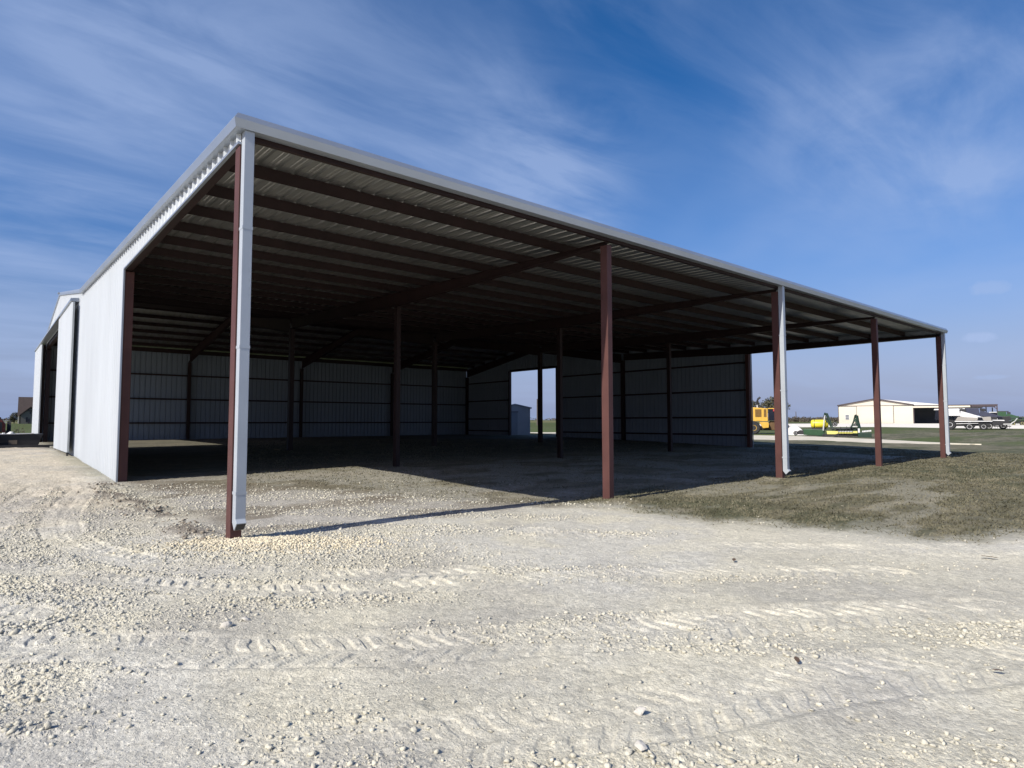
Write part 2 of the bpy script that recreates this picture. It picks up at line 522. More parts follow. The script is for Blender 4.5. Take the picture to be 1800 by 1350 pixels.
def ground_colour(X, Y, R, loose, packed, fr, clod, ramp, tone):
    one = np.ones(X.shape)
    n0 = fbm(X * .33, Y * .33, 101, 4)
    n1 = fbm(X * 1.7, Y * 1.7, 111, 4)
    n2 = fbm(X * 7, Y * 7, 121, 3)
    col = lerp(np.array([.60, .568, .45]) * one[:, None], np.array([.615, .595, .51]), sst(.40, .62, n0))
    col = lerp(col, np.array([.71, .665, .51]), sst(.42, .7, n1) * .6)
    col = lerp(col, np.array([.72, .68, .555]), np.clip(sst(6, 13, R) * sst(-8, 6, X) * (1 - sst(-4, -1, Y)), 0, 1) * .5)
    col = lerp(col, np.array([.63, .56, .44]), np.clip(ramp * (.45 + .6 * n1), 0, 1))
    col = lerp(col, np.array([.40, .385, .35]), sst(.5, .75, fbm(X * .8 + 4, Y * .8, 141, 3)) * .45 * (1 - sst(2, 8, X)))
    col = col * (1 + .16 * (n2 - .5) + .22 * (tone - .45) * (tone > 0))[:, None]
    col = lerp(col, np.array([.66, .635, .545]), packed * .22)
    # mixed, trampled floor just inside the eave
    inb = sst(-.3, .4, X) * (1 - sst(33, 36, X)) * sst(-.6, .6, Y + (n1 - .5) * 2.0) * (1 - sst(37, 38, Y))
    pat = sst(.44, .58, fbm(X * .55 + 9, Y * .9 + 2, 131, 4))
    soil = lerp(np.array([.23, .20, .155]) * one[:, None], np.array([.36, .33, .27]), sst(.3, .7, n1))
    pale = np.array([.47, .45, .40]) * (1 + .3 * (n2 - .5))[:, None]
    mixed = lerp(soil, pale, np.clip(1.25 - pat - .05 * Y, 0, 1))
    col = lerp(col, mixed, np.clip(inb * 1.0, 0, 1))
    deep = inb * sst(8.5, 13, Y + (n1 - .5) * 3)  # dark dirt, darkened further to put the interior's shade into the floor
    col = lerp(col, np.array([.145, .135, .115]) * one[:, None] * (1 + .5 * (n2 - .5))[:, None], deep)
    col = lerp(col, np.array([.22, .19, .155]), np.clip(clod * .9, 0, 1))
    col = lerp(col, np.array([.70, .62, .45]), np.clip(fr * 1.1, 0, 1) * .9)
    # grass
    sd = poly_sd(X, Y, GRASS_POLY) + (n1 - .5) * .8 + (n2 - .5) * .5 + .1
    g = sst(-.85, .9, sd)
    bare = sst(.56, .66, fbm(X * .35 + 2, Y * 1.2 + 7, 151, 4)) * (1 - sst(18, 30, R)) * .2
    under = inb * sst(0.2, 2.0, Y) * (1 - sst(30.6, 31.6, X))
    gcol = lerp(np.array([.160, .150, .100]) * one[:, None], np.array([.106, .110, .065]), sst(.38, .62, fbm(X * .25, Y * .7, 161, 4)))
    gcol = lerp(gcol, np.array([.25, .22, .15]), sst(.52, .75, fbm(X * .9, Y * 2.2, 171, 4)) * .55)
    gcol = gcol * (1 + .55 * (fbm(X * 3.1, Y * 5.3, 181, 3) - .5))[:, None]
    green = sst(52, 62, R) * (1 - sst(105, 150, R))
    gcol = lerp(gcol, np.array([.085, .115, .035]), green * sst(.25, .45, fbm(X * .03, Y * .1, 191, 3)) * .9)
    band = sst(.42, .55, vnoise(R * .017, R * 0 + .4, 201))
    fcol = lerp(np.array([.17, .165, .075]) * one[:, None], np.array([.085, .105, .035]), band)
    gcol = lerp(gcol, fcol, sst(90, 150, R))
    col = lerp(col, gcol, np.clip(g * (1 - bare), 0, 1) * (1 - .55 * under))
    return np.clip(col, 0.01, .9), g * (1 - bare)

def build_ground():
    half = RAD(43)
    dense = np.linspace(YAW - half, YAW + half, 1300)
    rest = np.linspace(YAW + half, YAW - half + 2 * math.pi, 122)[1:-1]
    az = np.concatenate([dense, rest])
    r = np.concatenate([np.geomspace(.02, 2.3, 24)[:-1], np.geomspace(2.3, 14, 450)[:-1], np.geomspace(14, 28, 190)[:-1], np.geomspace(28, 62, 110)[:-1],
                        np.geomspace(62, 420, 110)[:-1], np.geomspace(420, 7000, 30)])
    nr, na = len(r), len(az)
    A, Rr = np.meshgrid(az, r)
    X = (CAM[0] + Rr * np.sin(A)).ravel()
    Y = (CAM[1] + Rr * np.cos(A)).ravel()
    Rv, loose, packed, fr, clod, ramp, h = ground_detail(X, Y)
    Z = ground_base(X, Y)
    near = Rv < 40
    tone = np.zeros(X.shape)
    sd = poly_sd(X[near], Y[near], GRASS_POLY)
    gm = sst(-.3, .6, sd)
    hs = np.zeros(near.sum())
    tn = np.zeros(near.sum())
    xs, ys, ls = X[near], Y[near], loose[near] * (1 - gm * .8)
    idx = np.where(Rv[near] < 24)[0]
    for cell, r0, r1, pa, pb, seed in ((.14, .014, .034, .01, .12, 300), (.055, .010, .022, .10, .80, 320), (.030, .007, .013, .35, .95, 340)):
        hh, tt = stones(xs[idx], ys[idx], cell, r0, r1, (pa + (pb - pa) * ls[idx]), seed)
        hh = hh * (.25 + .85 * ls[idx])
        m = hh > hs[idx]
        tn[idx] = np.where(m, tt, tn[idx])
        hs[idx] = np.maximum(hs[idx], hh)
    fade = 1 - .55 * sst(10, 15, Rv[near]) - .45 * sst(18, 24, Rv[near])
    h[near] += hs * fade
    gr = fbm(xs * 9, ys * 9, 401, 3) - .5
    h[near] += gr * (.012 + .02 * gm) * (1 - sst(25, 40, Rv[near]))
    tone[near] = tn * fade
    Z = Z + h * (1 - sst(60, 110, Rv))
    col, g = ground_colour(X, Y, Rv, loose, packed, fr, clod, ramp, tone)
    nv = len(X)
    co = np.stack([X, Y, Z], 1).astype(np.float32)
    i, j = np.meshgrid(np.arange(nr - 1), np.arange(na), indexing='ij')
    jn = (j + 1) % na
    q = np.stack([i * na + j, i * na + jn, (i + 1) * na + jn, (i + 1) * na + j], -1).reshape(-1, 4)[:, ::-1]
    me = bpy.data.meshes.new('ground')
    me.vertices.add(nv)
    me.vertices.foreach_set('co', co.ravel())
    nq = len(q)
    me.loops.add(nq * 4)
    me.loops.foreach_set('vertex_index', q.ravel().astype(np.int32))
    me.polygons.add(nq)
    me.polygons.foreach_set('loop_start', np.arange(0, nq * 4, 4, dtype=np.int32))
    me.polygons.foreach_set('loop_total', np.full(nq, 4, dtype=np.int32))
    me.update(calc_edges=True)
    at = me.attributes.new('albedo', 'FLOAT_COLOR', 'POINT')
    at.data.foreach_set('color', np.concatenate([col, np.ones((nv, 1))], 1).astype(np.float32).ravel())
    ag = me.attributes.new('grassy', 'FLOAT', 'POINT')
    ag.data.foreach_set('value', g.astype(np.float32))
    ar = me.attributes.new('rubble', 'FLOAT', 'POINT')
    ar.data.foreach_set('value', (np.clip(.30 + .95 * loose - .12 * packed, .15, 1.2) * (1 - .75 * g)).astype(np.float32))
    me.polygons.foreach_set('use_smooth', np.repeat(r[:-1] > 11, na))
    m = bpy.data.materials.new('ground')
    m.use_nodes = True
    nt = m.node_tree
    N, L = nt.nodes, nt.links
    p = N['Principled BSDF']
    p.inputs['Roughness'].default_value = 0.95
    p.inputs['Specular IOR Level'].default_value = 0.15
    a = N.new('ShaderNodeAttribute'); a.attribute_name = 'albedo'
    b = N.new('ShaderNodeAttribute'); b.attribute_name = 'grassy'
    tc = N.new('ShaderNodeTexCoord')
    n1 = N.new('ShaderNodeTexNoise'); n1.inputs['Scale'].default_value = 55; n1.inputs['Detail'].default_value = 6; n1.inputs['Roughness'].default_value = .65
    L.new(tc.outputs['Object'], n1.inputs['Vector'])
    wn = N.new('ShaderNodeTexNoise'); wn.inputs['Scale'].default_value = 30; wn.inputs['Detail'].default_value = 2
    L.new(tc.outputs['Object'], wn.inputs['Vector'])
    wv = N.new('ShaderNodeVectorMath'); wv.operation = 'MULTIPLY_ADD'
    L.new(wn.outputs['Color'], wv.inputs[0]); wv.inputs[1].default_value = (.02, .02, .02); L.new(tc.outputs['Object'], wv.inputs[2])
    def vor(scale):
        v = N.new('ShaderNodeTexVoronoi'); v.inputs['Scale'].default_value = scale
        L.new(wv.outputs[0], v.inputs['Vector'])
        # every crushed stone gets its own height and tilt, so its top reads as a facet
        sp = N.new('ShaderNodeSeparateColor'); L.new(v.outputs['Color'], sp.inputs[0])
        d = N.new('ShaderNodeVectorMath'); d.operation = 'SUBTRACT'
        L.new(wv.outputs[0], d.inputs[0]); L.new(v.outputs['Position'], d.inputs[1])
        c = N.new('ShaderNodeVectorMath'); c.operation = 'SUBTRACT'
        L.new(v.outputs['Color'], c.inputs[0]); c.inputs[1].default_value = (.5, .5, .5)
        dt = N.new('ShaderNodeVectorMath'); dt.operation = 'DOT_PRODUCT'
        L.new(d.outputs[0], dt.inputs[0]); L.new(c.outputs[0], dt.inputs[1])
        h = N.new('ShaderNodeMath'); h.operation = 'MULTIPLY_ADD'
        L.new(dt.outputs['Value'], h.inputs[0]); h.inputs[1].default_value = 1.6 * scale / 10; 
        L.new(sp.outputs[2], h.inputs[2])
        e = N.new('ShaderNodeMath'); e.operation = 'MULTIPLY_ADD'
        L.new(v.outputs['Distance'], e.inputs[0]); e.inputs[1].default_value = -.9; L.new(h.outputs[0], e.inputs[2])
        return e.outputs[0], sp.outputs[0]
    va, ca_ = vor(27)
    vb, cb_ = vor(78)
    n3 = N.new('ShaderNodeTexNoise'); n3.inputs['Scale'].default_value = 9; n3.inputs['Detail'].default_value = 7; n3.inputs['Roughness'].default_value = .7
    L.new(tc.outputs['Object'], n3.inputs['Vector'])
    r = N.new('ShaderNodeMapRange'); r.inputs['From Min'].default_value = .3; r.inputs['From Max'].default_value = .7
    r.inputs['To Min'].default_value = .78; r.inputs['To Max'].default_value = 1.2
    L.new(n1.outputs['Fac'], r.inputs['Value'])
    r3 = N.new('ShaderNodeMapRange'); r3.inputs['From Min'].default_value = .3; r3.inputs['From Max'].default_value = .7
    r3.inputs['To Min'].default_value = .86; r3.inputs['To Max'].default_value = 1.13
    L.new(n3.outputs['Fac'], r3.inputs['Value'])
    mu = N.new('ShaderNodeMath'); mu.operation = 'MULTIPLY'
    L.new(r.outputs[0], mu.inputs[0]); L.new(r3.outputs[0], mu.inputs[1])
    cv = N.new('ShaderNodeMapRange'); cv.inputs['To Min'].default_value = .88; cv.inputs['To Max'].default_value = 1.10
    L.new(ca_, cv.inputs['Value'])
    mu2 = N.new('ShaderNodeMath'); mu2.operation = 'MULTIPLY'
    L.new(mu.outputs[0], mu2.inputs[0]); L.new(cv.outputs[0], mu2.inputs[1]); mu = mu2
    vm = N.new('ShaderNodeVectorMath'); vm.operation = 'SCALE'
    L.new(a.outputs['Color'], vm.inputs[0]); L.new(mu.outputs[0], vm.inputs['Scale'])
    L.new(vm.outputs[0], p.inputs['Base Color'])
    rb = N.new('ShaderNodeAttribute'); rb.attribute_name = 'rubble'
    def ma(op, x, y):
        q = N.new('ShaderNodeMath'); q.operation = op
        for i, v in enumerate((x, y)):
            if isinstance(v, (int, float)):
                q.inputs[i].default_value = v
            else:
                L.new(v, q.inputs[i])
        return q.outputs[0]
    hgt = ma('ADD', ma('MULTIPLY', ma('ADD', ma('MULTIPLY', va, .019), ma('MULTIPLY', vb, .007)), rb.outputs['Fac']), ma('MULTIPLY', n1.outputs['Fac'], .014))
    bp = N.new('ShaderNodeBump'); bp.inputs['Strength'].default_value = .85; bp.inputs['Distance'].default_value = 1.0
    L.new(hgt, bp.inputs['Height'])
    L.new(bp.outputs[0], p.inputs['Normal'])
    me.materials.append(m)
    o = bpy.data.objects.new('ground', me)
    S.collection.objects.link(o)
    tag(o, kind='structure')

build_ground()

def drape(name, outline, dz, m, n=60):
    """a strip of the ground between two edge lines, laid just above it"""
    A, B = outline
    mb = MB()
    vs, fs = [], []
    k = 9
    for i in range(n + 1):
        t = i / n
        def at(P):
            s = t * (len(P) - 1)
            j = min(int(s), len(P) - 2)
            w = s - j
            return (P[j][0] * (1 - w) + P[j + 1][0] * w, P[j][1] * (1 - w) + P[j + 1][1] * w)
        a, b = at(A), at(B)
        for q in range(k):
            w = q / (k - 1)
            x, y = a[0] * (1 - w) + b[0] * w, a[1] * (1 - w) + b[1] * w
            if q in (0, k - 1):
                x += (rnd.random() - .5) * .3
                y += (rnd.random() - .5) * .3
            vs.append((x, y, gz(x, y) + (dz if 0 < q < k - 1 else -.04)))
    for i in range(n):
        for q in range(k - 1):
            fs.append((i * k + q, i * k + q + 1, (i + 1) * k + q + 1, (i + 1) * k + q))
    mb.add(vs, fs)
    return tag(obj(name, mb, m, smooth=True), kind='structure')

m_road = mat('limestone road', (.66, .60, .47), .95, 0, .14, .8, .4, 9)
m_pad = mat('pale concrete', (.84, .79, .68), .95, 0, .06, .2, spec=.05)
drape('gravel_road', ([(33, 24), (41, 17.6), (45, 15.0), (49.3, 13.2), (46.7, 8.43), (48.6, 6.2), (50.2, 4.4), (51.2, 3.2)],
                      [(42, 42), (58, 32), (64.5, 27), (63.5, 20.3), (58.5, 12.6), (53.0, 7.2), (51.2, 4.7), (51.3, 3.2)]), .06, m_road)
drape('farm_pad', ([(95, 62), (128, 45), (133, 37), (126, 25), (124, 15), (122, 0)],
                   [(150, 112), (196, 76), (205, 61), (212, 40), (214, 20), (214, 0)]), .10, m_pad)
drape('field_track', ([(44, 52), (56, 47), (70, 40)], [(47, 56), (60, 51), (73, 43)]), .05, m_road)

# ------------------------------------------------------------------ rocks, clods, litter
def rock_mesh(name, cx, cy, cz, size, rot, flat, m, seed):
    t = (1 + 5 ** .5) / 2
    V = np.array([(-1, t, 0), (1, t, 0), (-1, -t, 0), (1, -t, 0), (0, -1, t), (0, 1, t), (0, -1, -t), (0, 1, -t), (t, 0, -1), (t, 0, 1), (-t, 0, -1), (-t, 0, 1)], float)
    V /= np.linalg.norm(V[0])
    Fc = [(0, 11, 5), (0, 5, 1), (0, 1, 7), (0, 7, 10), (0, 10, 11), (1, 5, 9), (5, 11, 4), (11, 10, 2), (10, 7, 6), (7, 1, 8), (3, 9, 4), (3, 4, 2), (3, 2, 6), (3, 6, 8), (3, 8, 9), (4, 9, 5), (2, 4, 11), (6, 2, 10), (8, 6, 7), (9, 8, 1)]
    Fc = np.array(Fc)
    rg = np.random.RandomState(seed)
    n = len(cx)
    jit = 1 + (rg.rand(n, 12) - .5) * .95
    P = V[None] * jit[:, :, None]
    sc = np.stack([np.ones(n), .6 + .5 * rg.rand(n), flat * (.6 + .6 * rg.rand(n))], 1)
    P = P * sc[:, None, :]
    c, s = np.cos(rot), np.sin(rot)
    x = P[..., 0] * c[:, None] - P[..., 1] * s[:, None]
    y = P[..., 0] * s[:, None] + P[..., 1] * c[:, None]
    tl = (rg.rand(n) - .5) * .9
    z = P[..., 2] + x * tl[:, None]
    Q = np.stack([x, y, z], -1) * size[:, None, None] + np.stack([cx, cy, cz], -1)[:, None, :]
    Fa = (Fc[None] + (np.arange(n) * 12)[:, None, None]).reshape(-1, 3)
    me = bpy.data.meshes.new(name)
    me.vertices.add(n * 12)
    me.vertices.foreach_set('co', Q.reshape(-1).astype(np.float32))
    me.loops.add(len(Fa) * 3)
    me.loops.foreach_set('vertex_index', Fa.ravel().astype(np.int32))
    me.polygons.add(len(Fa))
    me.polygons.foreach_set('loop_start', np.arange(0, len(Fa) * 3, 3, dtype=np.int32))
    me.polygons.foreach_set('loop_total', np.full(len(Fa), 3, dtype=np.int32))
    me.update(calc_edges=True)
    me.materials.append(m)
    o = bpy.data.objects.new(name, me)
    S.collection.objects.link(o)
    return o

def ground_height(x, y):
    return ground_base(x, y) + ground_detail(x, y)[-1]

def scatter_rocks():
    rg = np.random.RandomState(11)
    n = 200000
    a = YAW + (rg.rand(n) - .5) * RAD(92)
    r = 2.2 + 15 * rg.rand(n) ** 1.4
    x, y = CAM[0] + r * np.sin(a), CAM[1] + r * np.cos(a)
    R, loose, packed, fr, clod, ramp, h = ground_detail(x, y)
    sd = poly_sd(x, y, GRASS_POLY)
    p = (.04 + .66 * loose) * (1 - .93 * sst(-.5, .8, sd))
    k = (rg.rand(n) < p)
    x, y, h = x[k], y[k], h[k]
    size = (.0045 + .0200 * rg.rand(len(x)) ** 5.0) * (.75 + .5 * loose[k])
    z = ground_base(x, y) + h + size * .25
    m = mat('loose limestone', (.59, .56, .45), .95, 0, .22, 14, .5, 60, .15)
    o = rock_mesh('loose_gravel', x, y, z, size, rg.rand(len(x)) * 6.28, .65, m, 3)
    tag(o, kind='stuff')
    # fresh yellow stones heaped round the first post
    n = 7000
    u, v = rg.randn(n) * .62, rg.randn(n) * .26
    x, y = .30 + .76 * u + .64 * v, -.72 - .64 * u + .76 * v
    size = .006 + .017 * rg.rand(n) ** 2.5
    z = ground_height(x, y) + size * .5
    m = mat('fresh limestone', (.74, .66, .48), .95, 0, .2, 14, .5, 60, .15)
    o = rock_mesh('fresh_gravel_heap', x, y, z, size, rg.rand(n) * 6.28, .7, m, 5)
    tag(o, kind='stuff')
    # dark crumbs of soil along the edge of the ramp
    n = 330
    t = rg.rand(n)
    x = -.48 + .16 * np.sin(t * 7) + rg.randn(n) * .20
    y = .2 + 9.0 * t
    size = .014 + .034 * rg.rand(n) ** 3
    z = ground_height(x, y) + size * .2
    m = mat('dry soil', (.27, .235, .185), .95, 0, .25, 9, .5, 40, .1)
    o = rock_mesh('soil_crumbs', x, y, z, size, rg.rand(n) * 6.28, .6, m, 6)
    tag(o, kind='stuff')
scatter_rocks()

def grass_blades():
    rg = np.random.RandomState(21)
    n = 330000
    a = YAW + (rg.rand(n) - .35) * RAD(70)
    r = 9 + 33 * rg.rand(n) ** 1.1
    x, y = CAM[0] + r * np.sin(a), CAM[1] + r * np.cos(a)
    n1 = fbm(x * 1.7, y * 1.7, 111, 4)
    n2 = fbm(x * 7, y * 7, 121, 3)
    sd = poly_sd(x, y, GRASS_POLY) + (n1 - .5) * 1.1 + (n2 - .5) * .5
    bare = sst(.56, .66, fbm(x * .35 + 2, y * 1.2 + 7, 151, 4)) * (1 - sst(18, 30, r))
    inside = (x > .2) & (x < 30.9) & (y > 1.5)
    p = sst(-.5, .8, sd) * (1 - .7 * bare) * np.where(inside, .25, 1.0) * sst(.15, .5, fbm(x * 1.3, y * 2.1, 601, 3))
    k = rg.rand(n) < p
    x, y, r = x[k], y[k], r[k]
    n = len(x)
    z = ground_height(x, y)
    hgt = (.012 + .035 * rg.rand(n) ** 1.6)
    wd = .006 + .0006 * r
    an = rg.rand(n) * 6.283
    lx, ly = rg.randn(n) * .035, rg.randn(n) * .035
    P = np.zeros((n, 3, 3), np.float32)
    P[:, 0] = np.stack([x - wd * np.cos(an), y - wd * np.sin(an), z - .01], 1)
    P[:, 1] = np.stack([x + wd * np.cos(an), y + wd * np.sin(an), z - .01], 1)
    P[:, 2] = np.stack([x + lx, y + ly, z + hgt], 1)
    me = bpy.data.meshes.new('grass_blades')
    me.vertices.add(n * 3)
    me.vertices.foreach_set('co', P.ravel())
    me.loops.add(n * 3)
    me.loops.foreach_set('vertex_index', np.arange(n * 3, dtype=np.int32))
    me.polygons.add(n)
    me.polygons.foreach_set('loop_start', np.arange(0, n * 3, 3, dtype=np.int32))
    me.polygons.foreach_set('loop_total', np.full(n, 3, dtype=np.int32))
    me.update(calc_edges=True)
    me.materials.append(mat('dry grass', (.126, .123, .074), .8, 0, .30, 1.1, col2=(.175, .160, .106), spec=.2))
    o = bpy.data.objects.new('grass_blades', me)
    S.collection.objects.link(o)
    tag(o, kind='stuff')
grass_blades()

# ------------------------------------------------------------------ the barn
B, Y1, Y2, Y4 = 7.6966, 9.2726, 18.674, 36.974
XL = 4 * B
RIDGE_Y = (Y2 + Y4) / 2
def zlean(y): return 5.80 + .0355 * y
ZE = zlean(Y2)
GS = .146
ZR = ZE + GS * (RIDGE_Y - Y2)
def zroof(y):
    return zlean(y) if y <= Y2 else ZR - GS * abs(y - RIDGE_Y)

m_white_steel = mat('white painted steel', (.66, .70, .725), .42, 0, .05, .9, spec=.4, stretch=(1, 1, .25))
def shade_inner_coat(m, inner):
    # painted outside; grey backer on the inner face, darkened to hold the interior's shade
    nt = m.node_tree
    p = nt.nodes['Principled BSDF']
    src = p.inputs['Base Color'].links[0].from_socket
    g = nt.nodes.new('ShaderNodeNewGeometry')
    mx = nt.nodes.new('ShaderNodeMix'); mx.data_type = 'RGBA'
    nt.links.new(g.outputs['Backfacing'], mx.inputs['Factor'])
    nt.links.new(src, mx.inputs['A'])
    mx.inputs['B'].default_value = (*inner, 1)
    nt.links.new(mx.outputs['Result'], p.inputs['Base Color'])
shade_inner_coat(m_white_steel, (.20, .24, .285))
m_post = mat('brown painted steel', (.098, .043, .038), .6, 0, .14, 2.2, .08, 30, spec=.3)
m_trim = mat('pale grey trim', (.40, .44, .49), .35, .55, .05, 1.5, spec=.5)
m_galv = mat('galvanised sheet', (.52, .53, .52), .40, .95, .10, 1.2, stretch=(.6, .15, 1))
m_red = mat('red oxide with shade', (.023, .011, .0105), .6, 0, .22, 2.2, .1, 30, spec=.3)  # primer darkened: the shade under the roof is in its colour
m_spout = mat('white downspout steel', (.41, .45, .49), .42, .0, .06, 2.0, spec=.45)
m_dark = mat('dark pipe shade and guide', (.05, .05, .055), .8)  # colours the shade in the spout mouth; door guides share it
m_track = mat('grey door track', (.42, .45, .45), .5, .1, .1, 2)

RIB = [(0, 0), (.085, 0), (.097, .006), (.113, .006), (.125, 0), (.165, 0), (.177, .006), (.193, .006), (.205, 0), (.236, 0), (.256, .042), (.284, .042), (.304, 0)]
PITCH = .305
def rib_profile(s0, s1):
    pts = []
    k = math.floor(s0 / PITCH)
    while k * PITCH < s1:
        for a, h in RIB:
            s = k * PITCH + a
            if s0 <= s <= s1:
                pts.append((s, h))
        k += 1
    if not pts or pts[0][0] > s0 + 1e-4:
        pts.insert(0, (s0, 0))
    if pts[-1][0] < s1 - 1e-4:
        pts.append((s1, 0))
    return pts

def wall_x(mb, x, nx, y0, y1, zb, zt):
    """ribbed sheet on a plane of constant x, ribs towards nx"""
    p = rib_profile(y0, y1)
    vs = [(x + nx * h, s, zb(s)) for s, h in p] + [(x + nx * h, s, zt(s)) for s, h in p]
    n = len(p)
    mb.add(vs, [(i, i + 1, n + i + 1, n + i)[::nx] for i in range(n - 1)])
def wall_y(mb, y, ny, x0, x1, zb, zt):
    p = rib_profile(x0, x1)
    vs = [(s, y + ny * h, zb(s)) for s, h in p] + [(s, y + ny * h, zt(s)) for s, h in p]
    n = len(p)
    mb.add(vs, [(i, i + 1, n + i + 1, n + i)[::-ny] for i in range(n - 1)])

def build_barn():
    t = thing('metal_barn', 'large open-fronted steel barn with white ribbed walls, red oxide frame and grey roof', 'barn', (0, 0, 0))
    P = lambda name, mb, m, **k: obj(name, mb, m, t, **k)
    # roof sheets
    for a, b_ in ((-.11, Y2 + .06), (Y2 + .0, RIDGE_Y), (RIDGE_Y, Y4 + .28)):
        mb = MB()
        p = rib_profile(-.09, XL + .09)
        za, zb = (zlean(a), zlean(b_) - .004) if a < 0 else (ZR - GS * abs(a - RIDGE_Y), ZR - GS * abs(b_ - RIDGE_Y))
        vs = [(s, a, za + h) for s, h in p] + [(s, b_, zb + h) for s, h in p]
        n = len(p)
        mb.add(vs, [(i, i + 1, n + i + 1, n + i) for i in range(n - 1)])
        P('roof', mb, m_galv)
    P('ridge_cap', MB().prism([(RIDGE_Y - .25, ZR + .005), (RIDGE_Y, ZR + .07), (RIDGE_Y + .25, ZR + .005), (RIDGE_Y, ZR + .045)], 'x', -.24, XL + .24), m_trim)
    # purlins and eave struts
    ys = [1.40 + 1.524 * k for k in range(12) if 1.40 + 1.524 * k < Y2 - .25]
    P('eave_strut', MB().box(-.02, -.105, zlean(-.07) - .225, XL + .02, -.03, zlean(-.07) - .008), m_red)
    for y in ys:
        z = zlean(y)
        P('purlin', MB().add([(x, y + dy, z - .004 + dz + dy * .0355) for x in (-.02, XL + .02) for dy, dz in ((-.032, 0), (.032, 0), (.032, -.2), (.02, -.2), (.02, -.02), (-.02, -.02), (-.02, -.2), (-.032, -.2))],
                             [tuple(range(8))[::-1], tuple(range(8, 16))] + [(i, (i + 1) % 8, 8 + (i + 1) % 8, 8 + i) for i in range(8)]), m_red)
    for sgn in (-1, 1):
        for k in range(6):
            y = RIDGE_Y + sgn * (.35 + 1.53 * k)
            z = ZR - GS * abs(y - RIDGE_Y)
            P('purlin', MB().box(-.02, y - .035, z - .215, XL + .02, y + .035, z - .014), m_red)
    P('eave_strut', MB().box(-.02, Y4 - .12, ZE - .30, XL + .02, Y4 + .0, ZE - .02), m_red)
    # frames
    def ibeam(x, path_top, path_bot, hw=.075):
        mb = MB()
        mb.prism(path_top + path_bot[::-1], 'x', x - .006, x + .006)
        for path, d in ((path_top, -.014), (path_bot, .014)):
            for (ya, za), (yb, zb) in zip(path[:-1], path[1:]):
                for s in (-1, 1):
                    xa, xb = sorted((x + s * .0065, x + s * hw))
                    mb.prism([(ya, za), (yb, zb), (yb, zb + d), (ya, za + d)], 'x', xa, xb)
        return mb
    for i in range(5):
        x = i * B + (-.03 if i == 0 else 0)
        top = [(-.02, zlean(-.02) - .225), (Y2 - .1, zlean(Y2 - .1) - .225)]
        bot = [(-.02, 5.50), (Y1, 5.47), (Y2 - .1, 5.80)]
        top2 = [(-.02, top[0][1]), (Y1, zlean(Y1) - .225), top[1]]
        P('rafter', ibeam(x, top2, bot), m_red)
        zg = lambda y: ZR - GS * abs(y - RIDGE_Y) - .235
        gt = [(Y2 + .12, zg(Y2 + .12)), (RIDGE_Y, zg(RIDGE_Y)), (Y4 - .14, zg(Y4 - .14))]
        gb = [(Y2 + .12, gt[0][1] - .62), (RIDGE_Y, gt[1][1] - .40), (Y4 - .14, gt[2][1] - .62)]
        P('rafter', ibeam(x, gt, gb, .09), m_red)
    # posts; the inner ones carry shade in their darker colour
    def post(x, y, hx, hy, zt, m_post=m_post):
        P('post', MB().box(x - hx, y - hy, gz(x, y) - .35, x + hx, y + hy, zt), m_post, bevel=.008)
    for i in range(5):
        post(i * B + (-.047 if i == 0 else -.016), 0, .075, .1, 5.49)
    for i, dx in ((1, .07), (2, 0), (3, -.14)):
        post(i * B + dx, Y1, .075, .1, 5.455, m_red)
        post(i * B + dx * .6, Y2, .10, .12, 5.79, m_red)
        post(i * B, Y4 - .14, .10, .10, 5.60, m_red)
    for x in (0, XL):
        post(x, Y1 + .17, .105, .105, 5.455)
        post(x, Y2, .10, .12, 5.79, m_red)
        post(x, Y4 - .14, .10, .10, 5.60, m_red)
    # walls
    zb = lambda y: gz(-.3, y) - .12
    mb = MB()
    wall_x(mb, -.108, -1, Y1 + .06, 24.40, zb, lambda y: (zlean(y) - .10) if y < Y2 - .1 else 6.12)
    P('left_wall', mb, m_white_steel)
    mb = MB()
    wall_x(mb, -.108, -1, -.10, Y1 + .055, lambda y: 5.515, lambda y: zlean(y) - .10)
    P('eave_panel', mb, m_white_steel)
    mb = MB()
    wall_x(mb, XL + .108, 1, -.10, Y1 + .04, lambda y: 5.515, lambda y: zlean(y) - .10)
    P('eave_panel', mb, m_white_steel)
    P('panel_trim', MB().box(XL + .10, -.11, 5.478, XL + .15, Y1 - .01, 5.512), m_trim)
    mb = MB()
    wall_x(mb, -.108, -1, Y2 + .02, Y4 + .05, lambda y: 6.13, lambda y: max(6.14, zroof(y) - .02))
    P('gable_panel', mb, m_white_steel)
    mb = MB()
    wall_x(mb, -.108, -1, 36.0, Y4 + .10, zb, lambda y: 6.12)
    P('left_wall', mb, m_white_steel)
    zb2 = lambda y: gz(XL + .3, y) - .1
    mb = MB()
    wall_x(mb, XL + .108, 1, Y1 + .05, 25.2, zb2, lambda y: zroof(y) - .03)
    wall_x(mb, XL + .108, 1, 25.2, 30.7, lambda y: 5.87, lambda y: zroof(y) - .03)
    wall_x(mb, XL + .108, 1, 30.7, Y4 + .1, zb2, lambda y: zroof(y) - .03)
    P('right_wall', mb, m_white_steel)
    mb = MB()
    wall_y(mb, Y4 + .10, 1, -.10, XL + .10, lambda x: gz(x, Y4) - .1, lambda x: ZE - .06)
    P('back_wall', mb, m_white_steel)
    # girts
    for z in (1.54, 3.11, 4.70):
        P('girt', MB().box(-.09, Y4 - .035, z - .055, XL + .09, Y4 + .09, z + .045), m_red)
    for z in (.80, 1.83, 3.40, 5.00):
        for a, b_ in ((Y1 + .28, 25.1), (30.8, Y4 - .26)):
            P('girt', MB().box(XL - .03, a, z - .05, XL + .10, b_, z + .05), m_red)
